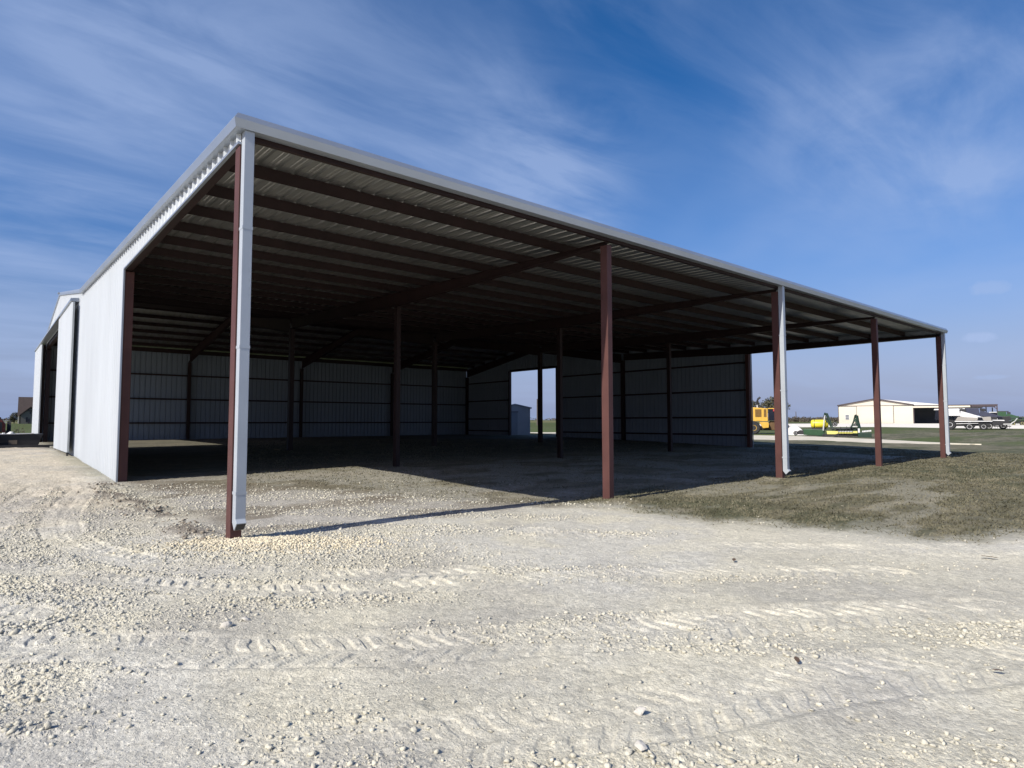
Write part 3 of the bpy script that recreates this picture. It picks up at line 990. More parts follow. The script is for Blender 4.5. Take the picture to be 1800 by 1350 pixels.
    for z in (1.83, 3.40, 5.00):
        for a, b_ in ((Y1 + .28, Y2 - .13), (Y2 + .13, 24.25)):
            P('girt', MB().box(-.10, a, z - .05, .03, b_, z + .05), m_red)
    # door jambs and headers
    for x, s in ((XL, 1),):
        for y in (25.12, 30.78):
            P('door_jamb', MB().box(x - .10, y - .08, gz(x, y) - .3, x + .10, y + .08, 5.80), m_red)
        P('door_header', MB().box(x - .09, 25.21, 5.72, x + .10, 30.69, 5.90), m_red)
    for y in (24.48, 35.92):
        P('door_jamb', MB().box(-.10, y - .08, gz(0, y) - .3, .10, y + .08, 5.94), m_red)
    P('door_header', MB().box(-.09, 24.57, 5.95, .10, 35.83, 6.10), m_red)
    P('wall_edge_trim', MB().box(-.146, Y1 + .0, gz(0, Y1) - .2, -.11, Y1 + .055, 5.50), m_trim)
    P('wall_edge_trim', MB().box(XL + .11, Y1 + .0, gz(XL, Y1) - .2, XL + .146, Y1 + .045, 5.50), m_trim)
    P('panel_trim', MB().box(-.15, -.11, 5.478, -.10, Y1 - .01, 5.512), m_trim)
    # gutter along the front, with an end cap at each corner
    prof = [(-.125, .03), (-.262, .045), (-.318, -.052), (-.282, -.165), (-.125, -.165)]
    z0 = zlean(0)
    rk = [(.075, .05), (.205, .05), (.262, -.045), (.232, -.163), (.075, -.163)]
    gut = P('gutter', MB().loft([(-a, y, z0 + z) for (y, z), (a, _) in zip(prof, rk)], [(XL + a, y, z0 + z) for (y, z), (a, _) in zip(prof, rk)]), m_trim)
    # rake trims, mitred against the gutter
    def rake(x, s, ya, za, yb, zb_, g=False, mitre=False):
        pr = [(.075, .05), (.17, .05), (.19, -.02), (.18, -.10), (.075, -.10)] if g else rk
        A = [(x + s * a, ya, za + z) for a, z in pr]
        if mitre:
            A = [(x + s * a, y + .0015, z0 + z) for (a, _), (y, z) in zip(rk, prof)]
        C = [(x + s * a, yb, zb_ + z) for a, z in pr]
        P('rake_trim', MB().loft(A, C), m_trim)
    for x, s in ((0, -1), (XL, 1)):
        rake(x, s, 0, 0, Y2 - .42, zlean(Y2 - .42), mitre=True)
        rake(x, s, Y2 - .40, ZE - .04, RIDGE_Y, ZR + .02, True)
        rake(x, s, RIDGE_Y, ZR + .02, Y4 + .3, ZE - .04, True)
    # sliding doors, their track cover and rails
    P('door_track', MB().prism([(-.15, 6.15), (-.15, 6.30), (-.40, 6.27), (-.42, 6.16)], 'y', Y2 + .72, 41.6), m_trim)
    def leaf(y0, y1):
        mb = MB()
        gb = max(gz(-.3, y0), gz(-.3, y1)) + .07
        p = rib_profile(y0 + .03, y1 - .03)
        vs = [(-.352 - h, s_, gb) for s_, h in p] + [(-.352 - h, s_, 6.08) for s_, h in p]
        n = len(p)
        mb.add(vs, [(i, n + i, n + i + 1, i + 1) for i in range(n - 1)])
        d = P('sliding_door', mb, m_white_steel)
        fr = MB()
        for a, b_ in ((y0, y0 + .05), (y1 - .05, y1)):
            fr.box(-.35, a, gb, -.29, b_, 6.09)
        for z in (gb, 2.0, 4.0, 6.03):
            fr.box(-.349, y0 + .051, z, -.295, y1 - .051, z + .06)
        obj('door_frame', fr, m_track, d)
        for yg in (y0 + .10, y1 - .2):
            obj('door_guide', MB().box(-.36, yg, gb - .16, -.30, yg + .06, gb - .001), m_dark, d)
    leaf(19.08, 24.46)
    leaf(35.75, 41.45)
    P('gap_shade_strip', MB().box(-.285, 35.97, gz(-.3, 36) - .1, -.146, 36.03, 6.10), m_red)  # added dark strip that blocks sky light in the door gap
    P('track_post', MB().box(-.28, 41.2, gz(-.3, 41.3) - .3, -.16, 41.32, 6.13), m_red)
    # downspouts at every second post of the front
    for i in (0, 2, 4):
        x = i * B + (-.036 if i == 0 else -.01)
        g = gz(x, -.3)
        zt = z0 - .166
        e = g + .30
        poly = [(-.115, zt), (-.115, e - .055), (-.20, e - .155), (-.305, e - .052), (-.25, e), (-.25, zt)]
        d = P('downspout', MB().prism(poly, 'x', x - .067, x + .067), m_spout, bevel=.006)
        # flat dark sheet on the elbow's mouth, coloured as the shade inside
        nx, nz = (-.305 + .20), (.155 - .052)
        ln = math.hypot(nx, nz)
        ux, uz = nx / ln, nz / ln
        ox, oz = -uz * -1, 0
        a = (-.20 + ux * .012, e - .155 + uz * .012)
        c = (-.305 - ux * .012, e - .052 - uz * .012)
        off = (-.0035 * .70, -.0035 * .70)
        mth = MB().add([(x - .055, a[0] + off[0], a[1] + off[1]), (x + .055, a[0] + off[0], a[1] + off[1]), (x + .055, c[0] + off[0], c[1] + off[1]), (x - .055, c[0] + off[0], c[1] + off[1])], [(0, 1, 2, 3)])
        obj('spout_mouth_shade', mth, m_dark, d)
        for z in (.62, 2.6, 4.25):
            z += g
            k, w = x - .067, x + .067
            st = MB().prism([(k - .001, -.10), (k - .001, -.251), (w + .001, -.251), (w + .001, -.10), (w + .003, -.10), (w + .003, -.2535), (k - .003, -.2535), (k - .003, -.10)], 'z', z, z + .04)
            obj('pipe_strap', st, m_spout, d)
    return t
build_barn()

# ------------------------------------------------------------------ trees and shrubs
def leaf_mass(clumps, n, size, seed):
    rg = np.random.RandomState(seed)
    vs, fs = [], []
    w = np.array([c[3] * c[4] * c[5] for c in clumps]) ** .67
    w = w / w.sum()
    for ci, (cx, cy, cz, rx, ry, rz) in enumerate(clumps):
        for _ in range(int(n * w[ci])):
            d = rg.randn(3)
            d /= np.linalg.norm(d)
            r = (.35 + .65 * rg.rand() ** .5) * (1 + .25 * rg.randn() * .5)
            p = np.array([cx + d[0] * rx * r, cy + d[1] * ry * r, cz + d[2] * rz * r])
            a = rg.randn(3); a /= np.linalg.norm(a)
            b = np.cross(a, rg.randn(3)); b /= np.linalg.norm(b)
            s = size * (.5 + rg.rand())
            k = len(vs)
            vs += [p - a * s, p + b * s * .55, p + a * s, p - b * s * .55]
            fs.append((k, k + 1, k + 2, k + 3))
    return MB().add(vs, fs)

m_bark = mat('bark', (.10, .08, .06), .9, 0, .25, 6)
m_leaf = mat('dark winter foliage', (.050, .060, .030), .8, 0, .45, .8, col2=(.085, .08, .05))
m_brush = mat('bare brush twigs', (.115, .10, .08), .9, 0, .35, .6)

def tree(name, label, cat, loc, az, clumps, n, size, seed, trunk_h, m, group=None):
    t = thing(name, label, cat, loc, az, group)
    obj('crown', leaf_mass(clumps, n, size, seed), m, t)
    mb = MB().tube([(0, 0, -.2), (.05, 0, trunk_h * .5), (0, .05, trunk_h)], .16, 8, .08)
    for i, c in enumerate(clumps):
        mb.tube([(0, .02, trunk_h * .55), (c[0] * .5, c[1] * .5, (trunk_h * .6 + c[2]) * .5), (c[0], c[1], c[2])], .07, 6, .02)
    obj('trunk', mb, m_bark, t)
    return t

# ------------------------------------------------------------------ things beyond the barn on the right
m_yel = mat('yellow machine paint', (.68, .41, .06), .45, 0, .10, 2)
m_grille = mat('louvred grille', (.22, .125, .03), .6, 0, .15, 4)
m_brown = mat('brown dusty frame', (.13, .075, .03), .7, 0, .25, 3)
m_tyre = mat('tyre rubber', (.030, .030, .032), .85, 0, .3, 6)
m_glass = mat('dark cab glass', (.012, .014, .022), .12, 0, .1, 1)
m_black = mat('black steel', (.022, .022, .025), .55, 0, .2, 3)
m_white = mat('white machine paint', (.78, .78, .77), .4, 0, .05, 1.5)
m_navy_shade = mat('machine paint in shade', (.045, .05, .085), .45, 0, .15, 1.5)  # shadow on the rear combine put into its body colour
m_beige = mat('beige panel', (.36, .335, .30), .5, 0, .08, 1.5)
m_green = mat('green machine paint', (.016, .064, .024), .45, 0, .15, 2)
m_dkgreen = mat('dark green steel', (.010, .034, .020), .5, 0, .2, 3)
m_tank = mat('yellow plastic tank', (.80, .68, .045), .4, 0, .06, 1.5)
m_pyel = mat('pale yellow panel', (.72, .68, .20), .5, 0, .1, 2)
m_steelp = mat('pale bare steel', (.55, .56, .54), .5, .2, .12, 3)
m_rust = mat('rusty red steel', (.16, .032, .022), .7, 0, .35, 4)
m_redp = mat('red lamp', (.5, .05, .05), .4)
m_dwhite = mat('dusty chalk', (.80, .77, .69), .95, 0, .12, 1.2, .5, 8)

def wheel(parent, x, y, z, r, w, rim_r, m_rim, name='wheel'):
    """tyre with a rim; turns about the local Y axis"""
    wb = MB().lathe([(rim_r * .98, -w * .42), (r * .86, -w * .5), (r * .97, -w * .36), (r, 0), (r * .97, w * .36), (r * .86, w * .5), (rim_r * .98, w * .42)], (0, 0, 0), 'y', 32)
    n = 22
    for k in range(n):
        a = 2 * math.pi * k / n
        c, s = math.cos(a), math.sin(a)
        for sg in (-1, 1):
            q = a + .5 * math.pi / n * (1 + sg)
            c, s = math.cos(q), math.sin(q)
            u = (-s, c)
            p = [(r * .95, -.05), (r * 1.03, -.05), (r * 1.03, .05), (r * .95, .05)]
            A = [(pp * c + t * r * u[0], sg * w * .04, pp * s + t * r * u[1]) for pp, t in p]
            Cc = [(pp * c + (t + .12) * r * u[0], sg * w * .47, pp * s + (t + .12) * r * u[1]) for pp, t in p]
            wb.loft(A, Cc)
    tyre = obj(name, wb, m_tyre, parent, (x, y, z), smooth=True)
    rb = MB().lathe([(.02, -w * .30), (rim_r * .28, -w * .34), (rim_r * .34, -w * .20), (rim_r * .80, -w * .16), (rim_r * .86, -w * .44), (rim_r * .97, -w * .45), (rim_r * .97, w * .40), (.02, w * .40)], (0, 0, 0), 'y', 28)
    obj('rim', rb, m_rim, tyre, smooth=True)
    hb = MB().lathe([(.01, -w * .40), (rim_r * .26, -w * .40), (rim_r * .27, -w * .335), (.01, -w * .335)], (0, 0, 0), 'y', 16)
    obj('hub', hb, m_black, tyre)
    return tyre

def yellow_loader():
    t = thing('wheel_loader', 'yellow articulated wheel loader half hidden behind the middle downspout post', 'loader', (68.7, 28.85, .05), 62.06)
    H = MB().loft([(-1.5, 0, 1.55), (.80, 0, 1.55), (.80, 0, 3.08), (-1.5, 0, 3.30)], [(-1.5, 1.7, 1.55), (.80, 1.7, 1.55), (.80, 1.7, 3.08), (-1.5, 1.7, 3.30)])
    hood = obj('engine_hood', H, m_yel, t, bevel=.04)
    for x0, x1 in ((-.62, .10), (.36, .66)):
        g = MB()
        g.box(x0, -.012, 2.06, x1, -.003, 3.0)
        for k in range(11):
            z = 2.08 + k * .085
            g.prism([(-.05, z), (-.0125, z + .045), (-.0125, z)], 'x', x0 + .02, x1 - .02)
        obj('grille', g, m_grille, hood)
    obj('access_panel', MB().box(-.5, -.02, 1.66, .1, -.003, 1.95), m_yel, hood)
    step = MB().prism([(-.18, 1.44), (.82, 1.44), (.90, 1.22), (.86, .78), (.24, .70), (.06, .98)], 'y', -.35, .35)
    obj('fender', step, m_yel, t, bevel=.03)
    cab = MB()
    cab.loft([(.86, .1, 1.62), (2.5, .1, 1.62), (2.35, .15, 3.0), (.90, .15, 3.0)], [(.86, 1.6, 1.62), (2.5, 1.6, 1.62), (2.35, 1.55, 3.0), (.90, 1.55, 3.0)])
    c = obj('cab', cab, m_glass, t)
    fr = MB().box(.82, .02, 3.005, 2.5, 1.68, 3.12)
    obj('cab_roof', fr, m_yel, c, bevel=.03)
    for x in (.84, 1.62, 2.36):
        obj('cab_post', MB().box(x, .03, 1.60, x + .09, .12, 3.0), m_black, c)
    obj('warning_lamp', MB().lathe([(.02, 0), (.13, 0), (.14, .16), (.09, .25), (.01, .26)], (1.52, -.02, 2.72), 'z', 12), m_redp, c)
    obj('chassis', MB().prism([(.70, .72), (1.0, 1.58), (2.95, 1.5), (2.95, .7), (2.4, .45), (1.2, .5)], 'y', .36, 1.4), m_brown, t, bevel=.03)
    obj('axle_housing', MB().box(-1.2, .5, .45, 2.8, 1.3, .98), m_black, t, bevel=.05)
    for x, y in ((-.82, -.02), (-.82, 1.75), (2.35, .02), (2.35, 1.75)):
        wheel(t, x, y, .74, .76, .55, .36, m_yel)
    ex = MB().tube([(-.36, .6, 3.15), (-.36, .6, 3.55)], .085, 12)
    e = obj('exhaust_pipe', ex, m_steelp, t, smooth=True)
    obj('exhaust_bend', MB().tube([(-.36, .6, 3.54), (-.36, .6, 3.95), (-.25, .6, 4.25), (.02, .6, 4.46)], .11, 12, .12), m_black, e, smooth=True)
yellow_loader()

def lump(name, label, cat, loc, az, rx, ry, h, seed, m, soft=False):
    n, k = 48, 14
    vs, fs = [], []
    for i in range(k + 1):
        rr = i / k
        for j in range(n):
            a = 2 * math.pi * j / n
            x, y = rr * math.cos(a), rr * math.sin(a)
            prof = (1 - rr) ** 1.1 * (1.25 - .25 * rr)
            if soft:
                prof = (1 - rr ** 2) ** .6
            nz = float(fbm(np.array([x * 2.2 + seed]), np.array([y * 2.2]), 700 + seed, 3)[0])
            vs.append((x * rx * (1 + .25 * (nz - .5)), y * ry, h * prof * (.65 + .7 * nz) - .06 * rr))
    for i in range(k):
        for j in range(n):
            fs.append((i * n + j, i * n + (j + 1) % n, (i + 1) * n + (j + 1) % n, (i + 1) * n + j))
    o = obj(name, MB().add(vs, fs), m, None, loc, smooth=True)
    o.rotation_euler = (0, 0, -RAD(az))
    return tag(o, label, cat)
lump('chalk_pile', 'low white heap of crushed limestone beyond the road beside the yellow loader', 'gravel heap', (68.0, 24.6, .02), 64.3, 1.75, 1.5, 1.0, 3, m_dwhite)

def planter():
    t = thing('seed_planter', 'green folded seed planter carrying a long yellow tank beside the gravel road', 'planter', (63.5, 18.1, -.01), 67.75)
    px = lambda u: (u - 1470) * .0514
    pz = lambda v: (768 - v) * .0579
    yo = lambda u: -(u - 1470) * .012            # the right end stands a little nearer
    obj('toolbar', MB().loft([(px(1411), .9, pz(765)), (px(1450), .5, pz(767)), (px(1450), .5, pz(755.5)), (px(1411), .9, pz(754.5))],
                             [(px(1411), 2.2, pz(765)), (px(1450), 1.8, pz(767)), (px(1450), 1.8, pz(755.5)), (px(1411), 2.2, pz(754.5))]), m_green, t, bevel=.03)
    tk = MB().lathe([(.02, 0), (.28, .02), (.40, .10), (.44, .22), (.44, 1.45), (.40, 1.58), (.28, 1.66), (.02, 1.68)], (px(1425), 1.2, pz(745.2)), 'x', 28)
    tank = obj('tank', tk, m_tank, t, smooth=True)
    for x in (px(1431), px(1449)):
        obj('tank_strap', MB().lathe([(.444, 0), (.455, 0), (.455, .07), (.444, .07)], (x, 1.2, pz(745.2)), 'x', 28), m_green, tank)
    obj('tank_cradle', MB().box(px(1427), .8, pz(755.3), px(1454), 1.6, pz(752.2)), m_black, t)
    # folded marker arms
    def arm(pts, r, m=m_dkgreen):
        return obj('marker_arm', MB().tube(pts, r, 8), m, t)
    arm([(px(1448), .3, pz(757)), (px(1450), .35, pz(740)), (px(1452.5), .4, pz(726.5))], .07, m_steelp)
    arm([(px(1451), .45, pz(733)), (px(1452.5), .4, pz(726)), (px(1455), .4, pz(727)), (px(1463), .3, pz(749)), (px(1466), .2, pz(756))], .12)
    arm([(px(1452), .55, pz(735)), (px(1460), .45, pz(747)), (px(1462), .4, pz(755))], .06)
    arm([(px(1505), -.2, pz(729.5)), (px(1507.5), -.2, pz(731)), (px(1509), -.2, pz(742)), (px(1511.5), -.3, pz(753))], .14)
    arm([(px(1505), -.1, pz(730)), (px(1502), .0, pz(741)), (px(1497), .1, pz(752))], .08)
    arm([(px(1500), .0, pz(747)), (px(1511), -.2, pz(747))], .09)
    arm([(px(1503), .0, pz(736)), (px(1508), -.2, pz(745))], .10)
    for u, v, r in ((1469, 745.5, .235), (1506, 746, .17)):
        w = wheel(t, px(u), -.15, pz(v), r, .10, r * .62, m_white, 'marker_disc')
    obj('marker_post', MB().box(px(1508.5), -.45, pz(760), px(1511.5), -.3, pz(753)), m_white, t)
    obj('side_shield', MB().prism([(px(1454), pz(757.5)), (px(1474), pz(757.8)), (px(1474), pz(762)), (px(1466), pz(764)), (px(1455), pz(764))], 'y', -.1, .1), m_pyel, t)
    for k in range(9):
        u = 1475 + k * 2.75
        ho = obj('seed_hopper', MB().loft([(px(u), -.45, pz(762)), (px(u + 2.1), -.45, pz(762)), (px(u + 2.1), .1, pz(762)), (px(u), .1, pz(762))],
                                     [(px(u - .1), -.5, pz(759)), (px(u + 2.3), -.5, pz(759)), (px(u + 2.3), .2, pz(759)), (px(u - .1), .2, pz(759))]), m_pyel, t)
        obj('hopper_lid', MB().box(px(u + .2), -.52, pz(758.9), px(u + 1.7), .22, pz(757.6)), m_white, ho)
        obj('row_unit', MB().prism([(px(u), pz(763)), (px(u + 2), pz(763)), (px(u + 1.8), pz(767.3)), (px(u + .4), pz(768.3))], 'y', -.3, .0), m_black, t)
    obj('side_shield', MB().box(px(1500), -.5, pz(761), px(1507.5), -.3, pz(757.5)), m_pyel, t)
    obj('wing_frame', MB().loft([(px(1508), -.7, pz(769)), (px(1531), -.9, pz(769.8)), (px(1531), -.9, pz(760)), (px(1508), -.7, pz(760))],
                                [(px(1508), .5, pz(769)), (px(1531), .3, pz(769.8)), (px(1531), .3, pz(760)), (px(1508), .5, pz(760))]), m_dkgreen, t, bevel=.03)
    for k in range(6):
        u = 1515.5 + k * 2.6
        obj('hopper_lid', MB().box(px(u), -.85, pz(759.2 - k * .25), px(u + 2.0), -.2, pz(756.8 - k * .25)), m_white, t)
    obj('main_beam', MB().box(px(1446), -.1, pz(766), px(1512), .12, pz(763.2)), m_black, t)
    obj('rear_frame', MB().prism([(px(1466), pz(764)), (px(1512), pz(764)), (px(1512), pz(754)), (px(1500), pz(751.5)), (px(1482), pz(752)), (px(1470), pz(755.5))], 'y', .35, .9), m_dkgreen, t, bevel=.03)
    obj('drive_shaft', MB().tube([(px(1462), .1, pz(754)), (px(1500), .2, pz(753))], .06, 8), m_black, t)
    obj('hitch', MB().prism([(px(1394), pz(764)), (px(1398), pz(760)), (px(1405), pz(756.5)), (px(1412), pz(757.5)), (px(1412), pz(764.5))], 'y', .9, 1.3), m_black, t)
    wheel(t, px(1397), .7, pz(762), .22, .2, .12, m_white, 'gauge_wheel')
    for k, u in enumerate((1478, 1489, 1495)):
        obj('hose_stand', MB().tube([(px(u), .0, pz(759)), (px(u + .6), .05, pz(750 - k))], .02, 6), m_black, t)
planter()

def combine(name, label, loc, az, body, side, rim, cabm, scale=1.0, lift=0.0, header=True):
    t = thing(name, label, 'combine harvester', loc, az)
    s = lambda v: v * scale
    def PR(n, poly, a, b, m, par=None, bv=.03):
        return obj(n, MB().prism([(s(x), s(z)) for x, z in poly], 'y', s(a), s(b)), m, par or t, bevel=bv * scale)
    PR('grain_tank', [(-2.35, 2.15), (-.60, 2.15), (-.72, 3.28), (-2.30, 3.28)], 0, 2.6, body)
    PR('grain_tank_rim', [(-2.35, 3.29), (-.30, 3.29), (-.15, 3.45), (-2.4, 3.45)], .1, 2.5, m_black)
    PR('rear_hood', [(-.64, 2.2), (-.55, 2.9), (-.1, 2.75), (2.6, 1.75), (2.6, 1.45), (-.64, 2.05)], .05, 2.5, body)
    PR('engine_cover', [(-.58, 2.93), (-.60, 3.22), (.05, 3.20), (.20, 2.9), (.0, 2.74)], .3, 2.3, m_black)
    PR('side_panel', [(-1.3, 1.36), (-.9, 2.02), (1.5, 1.86), (1.5, 1.40)], -.03, .3, side)
    PR('rear_window', [(1.58, 1.46), (2.2, 1.44), (2.1, 1.9), (1.52, 1.93)], -.02, .3, m_glass)
    PR('rear_panel', [(2.22, 1.40), (3.2, 1.38), (3.1, 2.0), (2.14, 1.92)], .0, 2.4, side)
    PR('lower_shield', [(-1.45, 1.20), (3.3, 1.24), (3.3, 1.35), (-1.45, 1.34)], -.08, 2.5, body)
    PR('body_rail', [(-1.3, .86), (1.6, .96), (1.6, 1.02), (-1.3, .95)], -.05, 2.4, body)
    PR('chassis', [(-2.6, .55), (3.0, .6), (3.0, 1.17), (-2.6, 1.17)], .25, 2.2, m_black)
    cab = PR('cab', [(-3.9, 1.5), (-2.42, 1.5), (-2.42, 3.05), (-3.75, 3.05)], .5, 2.1, m_glass)
    PR('cab_roof', [(-4.0, 3.06), (-2.40, 3.06), (-2.45, 3.26), (-3.9, 3.26)], .4, 2.2, cabm, cab)
    obj('ladder', MB().box(s(-2.5), s(-.18), s(.7), s(-2.2), s(-.1), s(1.9)), m_steelp, t)
    for x, y, r, rr, w in ((-1.95, -.05, .78, .36, .55), (-1.95, 2.65, .78, .36, .55), (.48, .1, .46, .34, .35), (.48, 2.4, .46, .34, .35), (2.2, .15, .5, .28, .35), (2.2, 2.35, .5, .28, .35)):
        wheel(t, s(x), s(y), s(r), s(r), s(w), s(rr), rim)
    if header:
        PR('straw_chopper', [(3.2, .9), (3.3, 1.35), (4.7, 1.3), (4.5, .75), (3.4, .6)], .2, 2.3, m_black)
        PR('chopper_cover', [(3.3, 1.40), (4.75, 1.34), (4.7, 1.50), (3.3, 1.52)], .1, 2.4, body)
    return t
combine('combine_harvester', 'white combine harvester with sloping rear hood parked right of the last downspout post', (112.2, 18.9, .24), 76.59, m_white, m_beige, m_white, m_white)
combine('combine_harvester', 'combine harvester with its shade painted in blue-grey, partly hidden behind the white one', (121.0, 18.4, .29), 77.1, m_navy_shade, m_black, m_white, m_white, 1.04, header=False)

def disc_implement():
    t = thing('disc_implement', 'grey disc implement with raised rear frame at the tail of the white combine', 'farm implement', (118.6, 15.7, .26), 78.4)
    obj('frame', MB().box(-1.0, .3, .75, 1.2, .5, .92).box(-1.0, 1.5, .75, 1.2, 1.7, .92).box(-.95, .501, .76, -.75, 1.499, .91).box(.85, .501, .76, 1.05, 1.499, .91), m_steelp, t)
    for k in range(7):
        obj('disc_blade', MB().lathe([(.02, -.02), (.36, .0), (.37, .015), (.02, .03)], (-.9 + k * .3, .4, .36), 'x', 20), m_black, t)
    obj('tail_boom', MB().tube([(1.1, .4, .9), (1.6, .4, 1.3), (1.9, .4, 1.75)], .08, 8), m_steelp, t)
    obj('gang_beam', MB().box(-1.1, .33, .42, 1.1, .47, .55), m_black, t)
    obj('carrier_plate', MB().prism([(-1.0, .95), (1.0, .95), (.8, 1.5), (-.7, 1.5)], 'y', .6, 1.4), m_black, t, bevel=.02)
disc_implement()

def green_combine():
    combine('combine_harvester', 'dark green combine harvester at the right edge of the photo before the far field', (168.5, 24.4, .60), 79.0, m_green, m_dkgreen, m_pyel, m_steelp, .92)
green_combine()

m_cream = mat('cream wall sheet', (.66, .605, .49), .6, 0, .04, .25)
m_croof = mat('white roof sheet', (.66, .64, .60), .5, 0, .04, .3)
m_dtrim = mat('dark brown trim', (.055, .04, .045), .6)
m_shade = mat('grey bay shade', (.20, .21, .23), .8, 0, .1, .5)  # the open bay's shade put into a grey; window panes share it

def far_shop():
    t = thing('farm_shop', 'long cream metal farm shop with dark trim and an open bay on its right', 'farm building', (199.4, 72.7, .86), 73.0)
    P = lambda n, mb, m, par=None, **k: obj(n, mb, m, par or t, **k)
    D = 26.0
    P('front_wall', MB().prism([(0, -.6), (19.4, -.6), (19.4, 5.55), (9.8, 7.35), (0, 5.50)], 'y', 0, D), m_cream)
    P('roof', MB().prism([(-.35, 5.52), (9.8, 7.42), (19.8, 5.50), (19.8, 5.62), (9.8, 7.60), (-.35, 5.68)], 'y', -.3, D + .3), m_croof)
    P('rake_trim', MB().prism([(-.35, 5.36), (9.8, 7.22), (19.6, 5.38), (19.6, 5.64), (9.8, 7.61), (-.35, 5.69)], 'y', -.42, -.31), m_dtrim)
    P('rear_roof', MB().prism([(9.0, 5.0), (26.5, 5.0), (26.0, 5.75), (11.5, 7.45), (9.0, 7.3)], 'y', 8.0, D - .5), m_croof)
    P('door_rail', MB().box(.05, -.16, 5.28, 19.4, -.005, 5.42), m_dtrim)
    for x0, x1 in ((4.95, 9.5), (9.62, 14.4)):
        d = P('sliding_door', MB().box(x0, -.13, .10, x1, -.03, 5.25), m_cream)
        P('door_seam', MB().box(x0 - .10, -.15, .10, x0 - .001, -.02, 5.25), m_dtrim, d)
    P('wall_seam', MB().box(14.46, -.06, .10, 14.58, -.002, 5.27), m_dtrim)
    w = P('window', MB().box(1.75, -.09, 1.15, 2.85, -.004, 2.75), m_white)
    for z0, z1 in ((1.22, 1.92), (1.98, 2.68)):
        P('pane', MB().box(1.83, -.105, z0, 2.77, -.0905, z1), m_shade, w)
    P('wall_base', MB().box(-.03, -.10, -.5, 19.43, -.003, .10), m_cream)
    P('corner_trim', MB().box(-.14, -.1, -.4, -.001, .15, 5.4), m_dtrim)
    # open bay
    P('bay_header', MB().box(19.41, -.02, 4.60, 33.0, .12, 5.15), m_cream)
    P('bay_trim', MB().box(19.41, -.14, 5.16, 39.1, .0, 5.36), m_dtrim)
    P('bay_roof', MB().box(19.41, .001, 5.155, 33.2, D - 4, 5.34), m_croof)
    P('bay_back_wall', MB().box(19.41, D - 6, -.5, 33.2, D - 5.9, 5.14), m_shade)
    P('bay_side_wall', MB().box(19.42, .13, -.4, 19.55, D - 6.1, 4.9), m_cream)
    bd = P('bay_door', MB().box(19.56, 3.0, .0, 19.62, 4.4, 2.6), m_dtrim)
    P('bay_post', MB().box(19.42, -.12, -.4, 19.68, .0, 4.58), m_dtrim)
    P('bay_post', MB().box(32.8, -.12, -.4, 33.05, .0, 4.58), m_dtrim)
    for x, y in ((36.9, 6), (38.85, -.10), (38.85, 12)):
        P('bay_post', MB().box(x, y, -.4, x + .25, y + .22, 4.7), m_dtrim)
    P('bay_beam', MB().box(33.25, -.12, 4.72, 39.1, .1, 5.15), m_dtrim)
    P('bay_beam', MB().box(33.25, 6.0, 4.72, 39.1, 6.2, 5.15), m_dtrim)
    P('open_roof', MB().box(33.25, .12, 5.16, 39.2, 12.3, 5.30), m_dtrim)
    P('knee_brace', MB().prism([(38.0, 4.71), (38.84, 4.0), (38.84, 4.25), (38.3, 4.71)], 'y', -.08, .04), m_dtrim)
    return t
far_shop()

def dark_implement():
    t = thing('bay_tractor', 'small dark tractor with one pale wheel under the open bay of the cream shop', 'tractor', (225.5, 60.5, .95), 73)
    obj('body', MB().prism([(-1.6, .8), (1.2, .8), (1.4, 1.5), (.2, 1.6), (-1.5, 1.9)], 'y', 0, 1.2), m_dkgreen, t, bevel=.04)
    obj('drawbar', MB().box(-3.8, .4, .55, -1.6, .6, .7), m_black, t)
    wheel(t, -1.3, -.1, .85, .85, .4, .55, m_white)
    wheel(t, .9, -.1, .5, .5, .35, .3, m_black)
dark_implement()

def metal_shed():
    t = thing('garden_shed', 'small grey gabled metal shed with a door seen through the back opening', 'shed', (32.44, 31.62, .43), 40.6)
    # local x = to the right, front faces the camera
    m_shed = mat('grey shed sheet', (.42, .46, .52), .5, .1, .06, 1.5)
    m_door = mat('slate shed door', (.26, .30, .36), .5, .1, .06, 1.5)
    w0, w1, he, hp = -1.42, 1.03, 2.32, 2.62
    mb = MB().prism([(w0, -.1), (w1, -.1), (w1, he), (-.28, hp), (w0, he - .05)], 'y', 0, 2.4)
    wl = obj('wall', mb, m_shed, t)
    for k in range(5):
        x = -.02 + k * .235
        obj('wall_rib', MB().box(x, -.03, .02, x + .05, -.002, 2.28 + .02 * (4 - k)), m_shed, wl)
    obj('roof', MB().prism([(w0 - .1, he - .03), (-.28, hp + .01), (w1 + .14, he - .02), (w1 + .14, he + .06), (-.28, hp + .09), (w0 - .1, he + .05)], 'y', -.12, 2.5), m_shed, t)
    d = obj('door', MB().box(-1.0, -.04, .04, -.06, -.003, 1.96), m_door, t)
    obj('door_frame', MB().box(-1.06, -.05, 1.965, .0, -.001, 2.03), m_dtrim, d)
metal_shed()

m_wood = mat('weathered pole wood', (.13, .11, .095), .9, 0, .2, 2, stretch=(1, 1, .1))
def pole(label, loc, h, arm):
    t = thing('utility_pole', label, 'utility pole', loc, None)
    obj('pole_shaft', MB().tube([(0, 0, -.5), (0, 0, h)], .20, 10, .13), m_wood, t, smooth=True)
    if arm:
        obj('cross_arm', MB().box(-.9, -.06, h - .6, .9, .06, h - .45), m_wood, t)
pole('slim grey pole seen through the back opening beyond the shed', (112.4, 116.2, gz(112.4, 116.2)), 7.2, False)
pole('distant short dark pole standing among far brush right of the middle post', (262, 115.5, gz(262, 115.5)), 4.4, False)

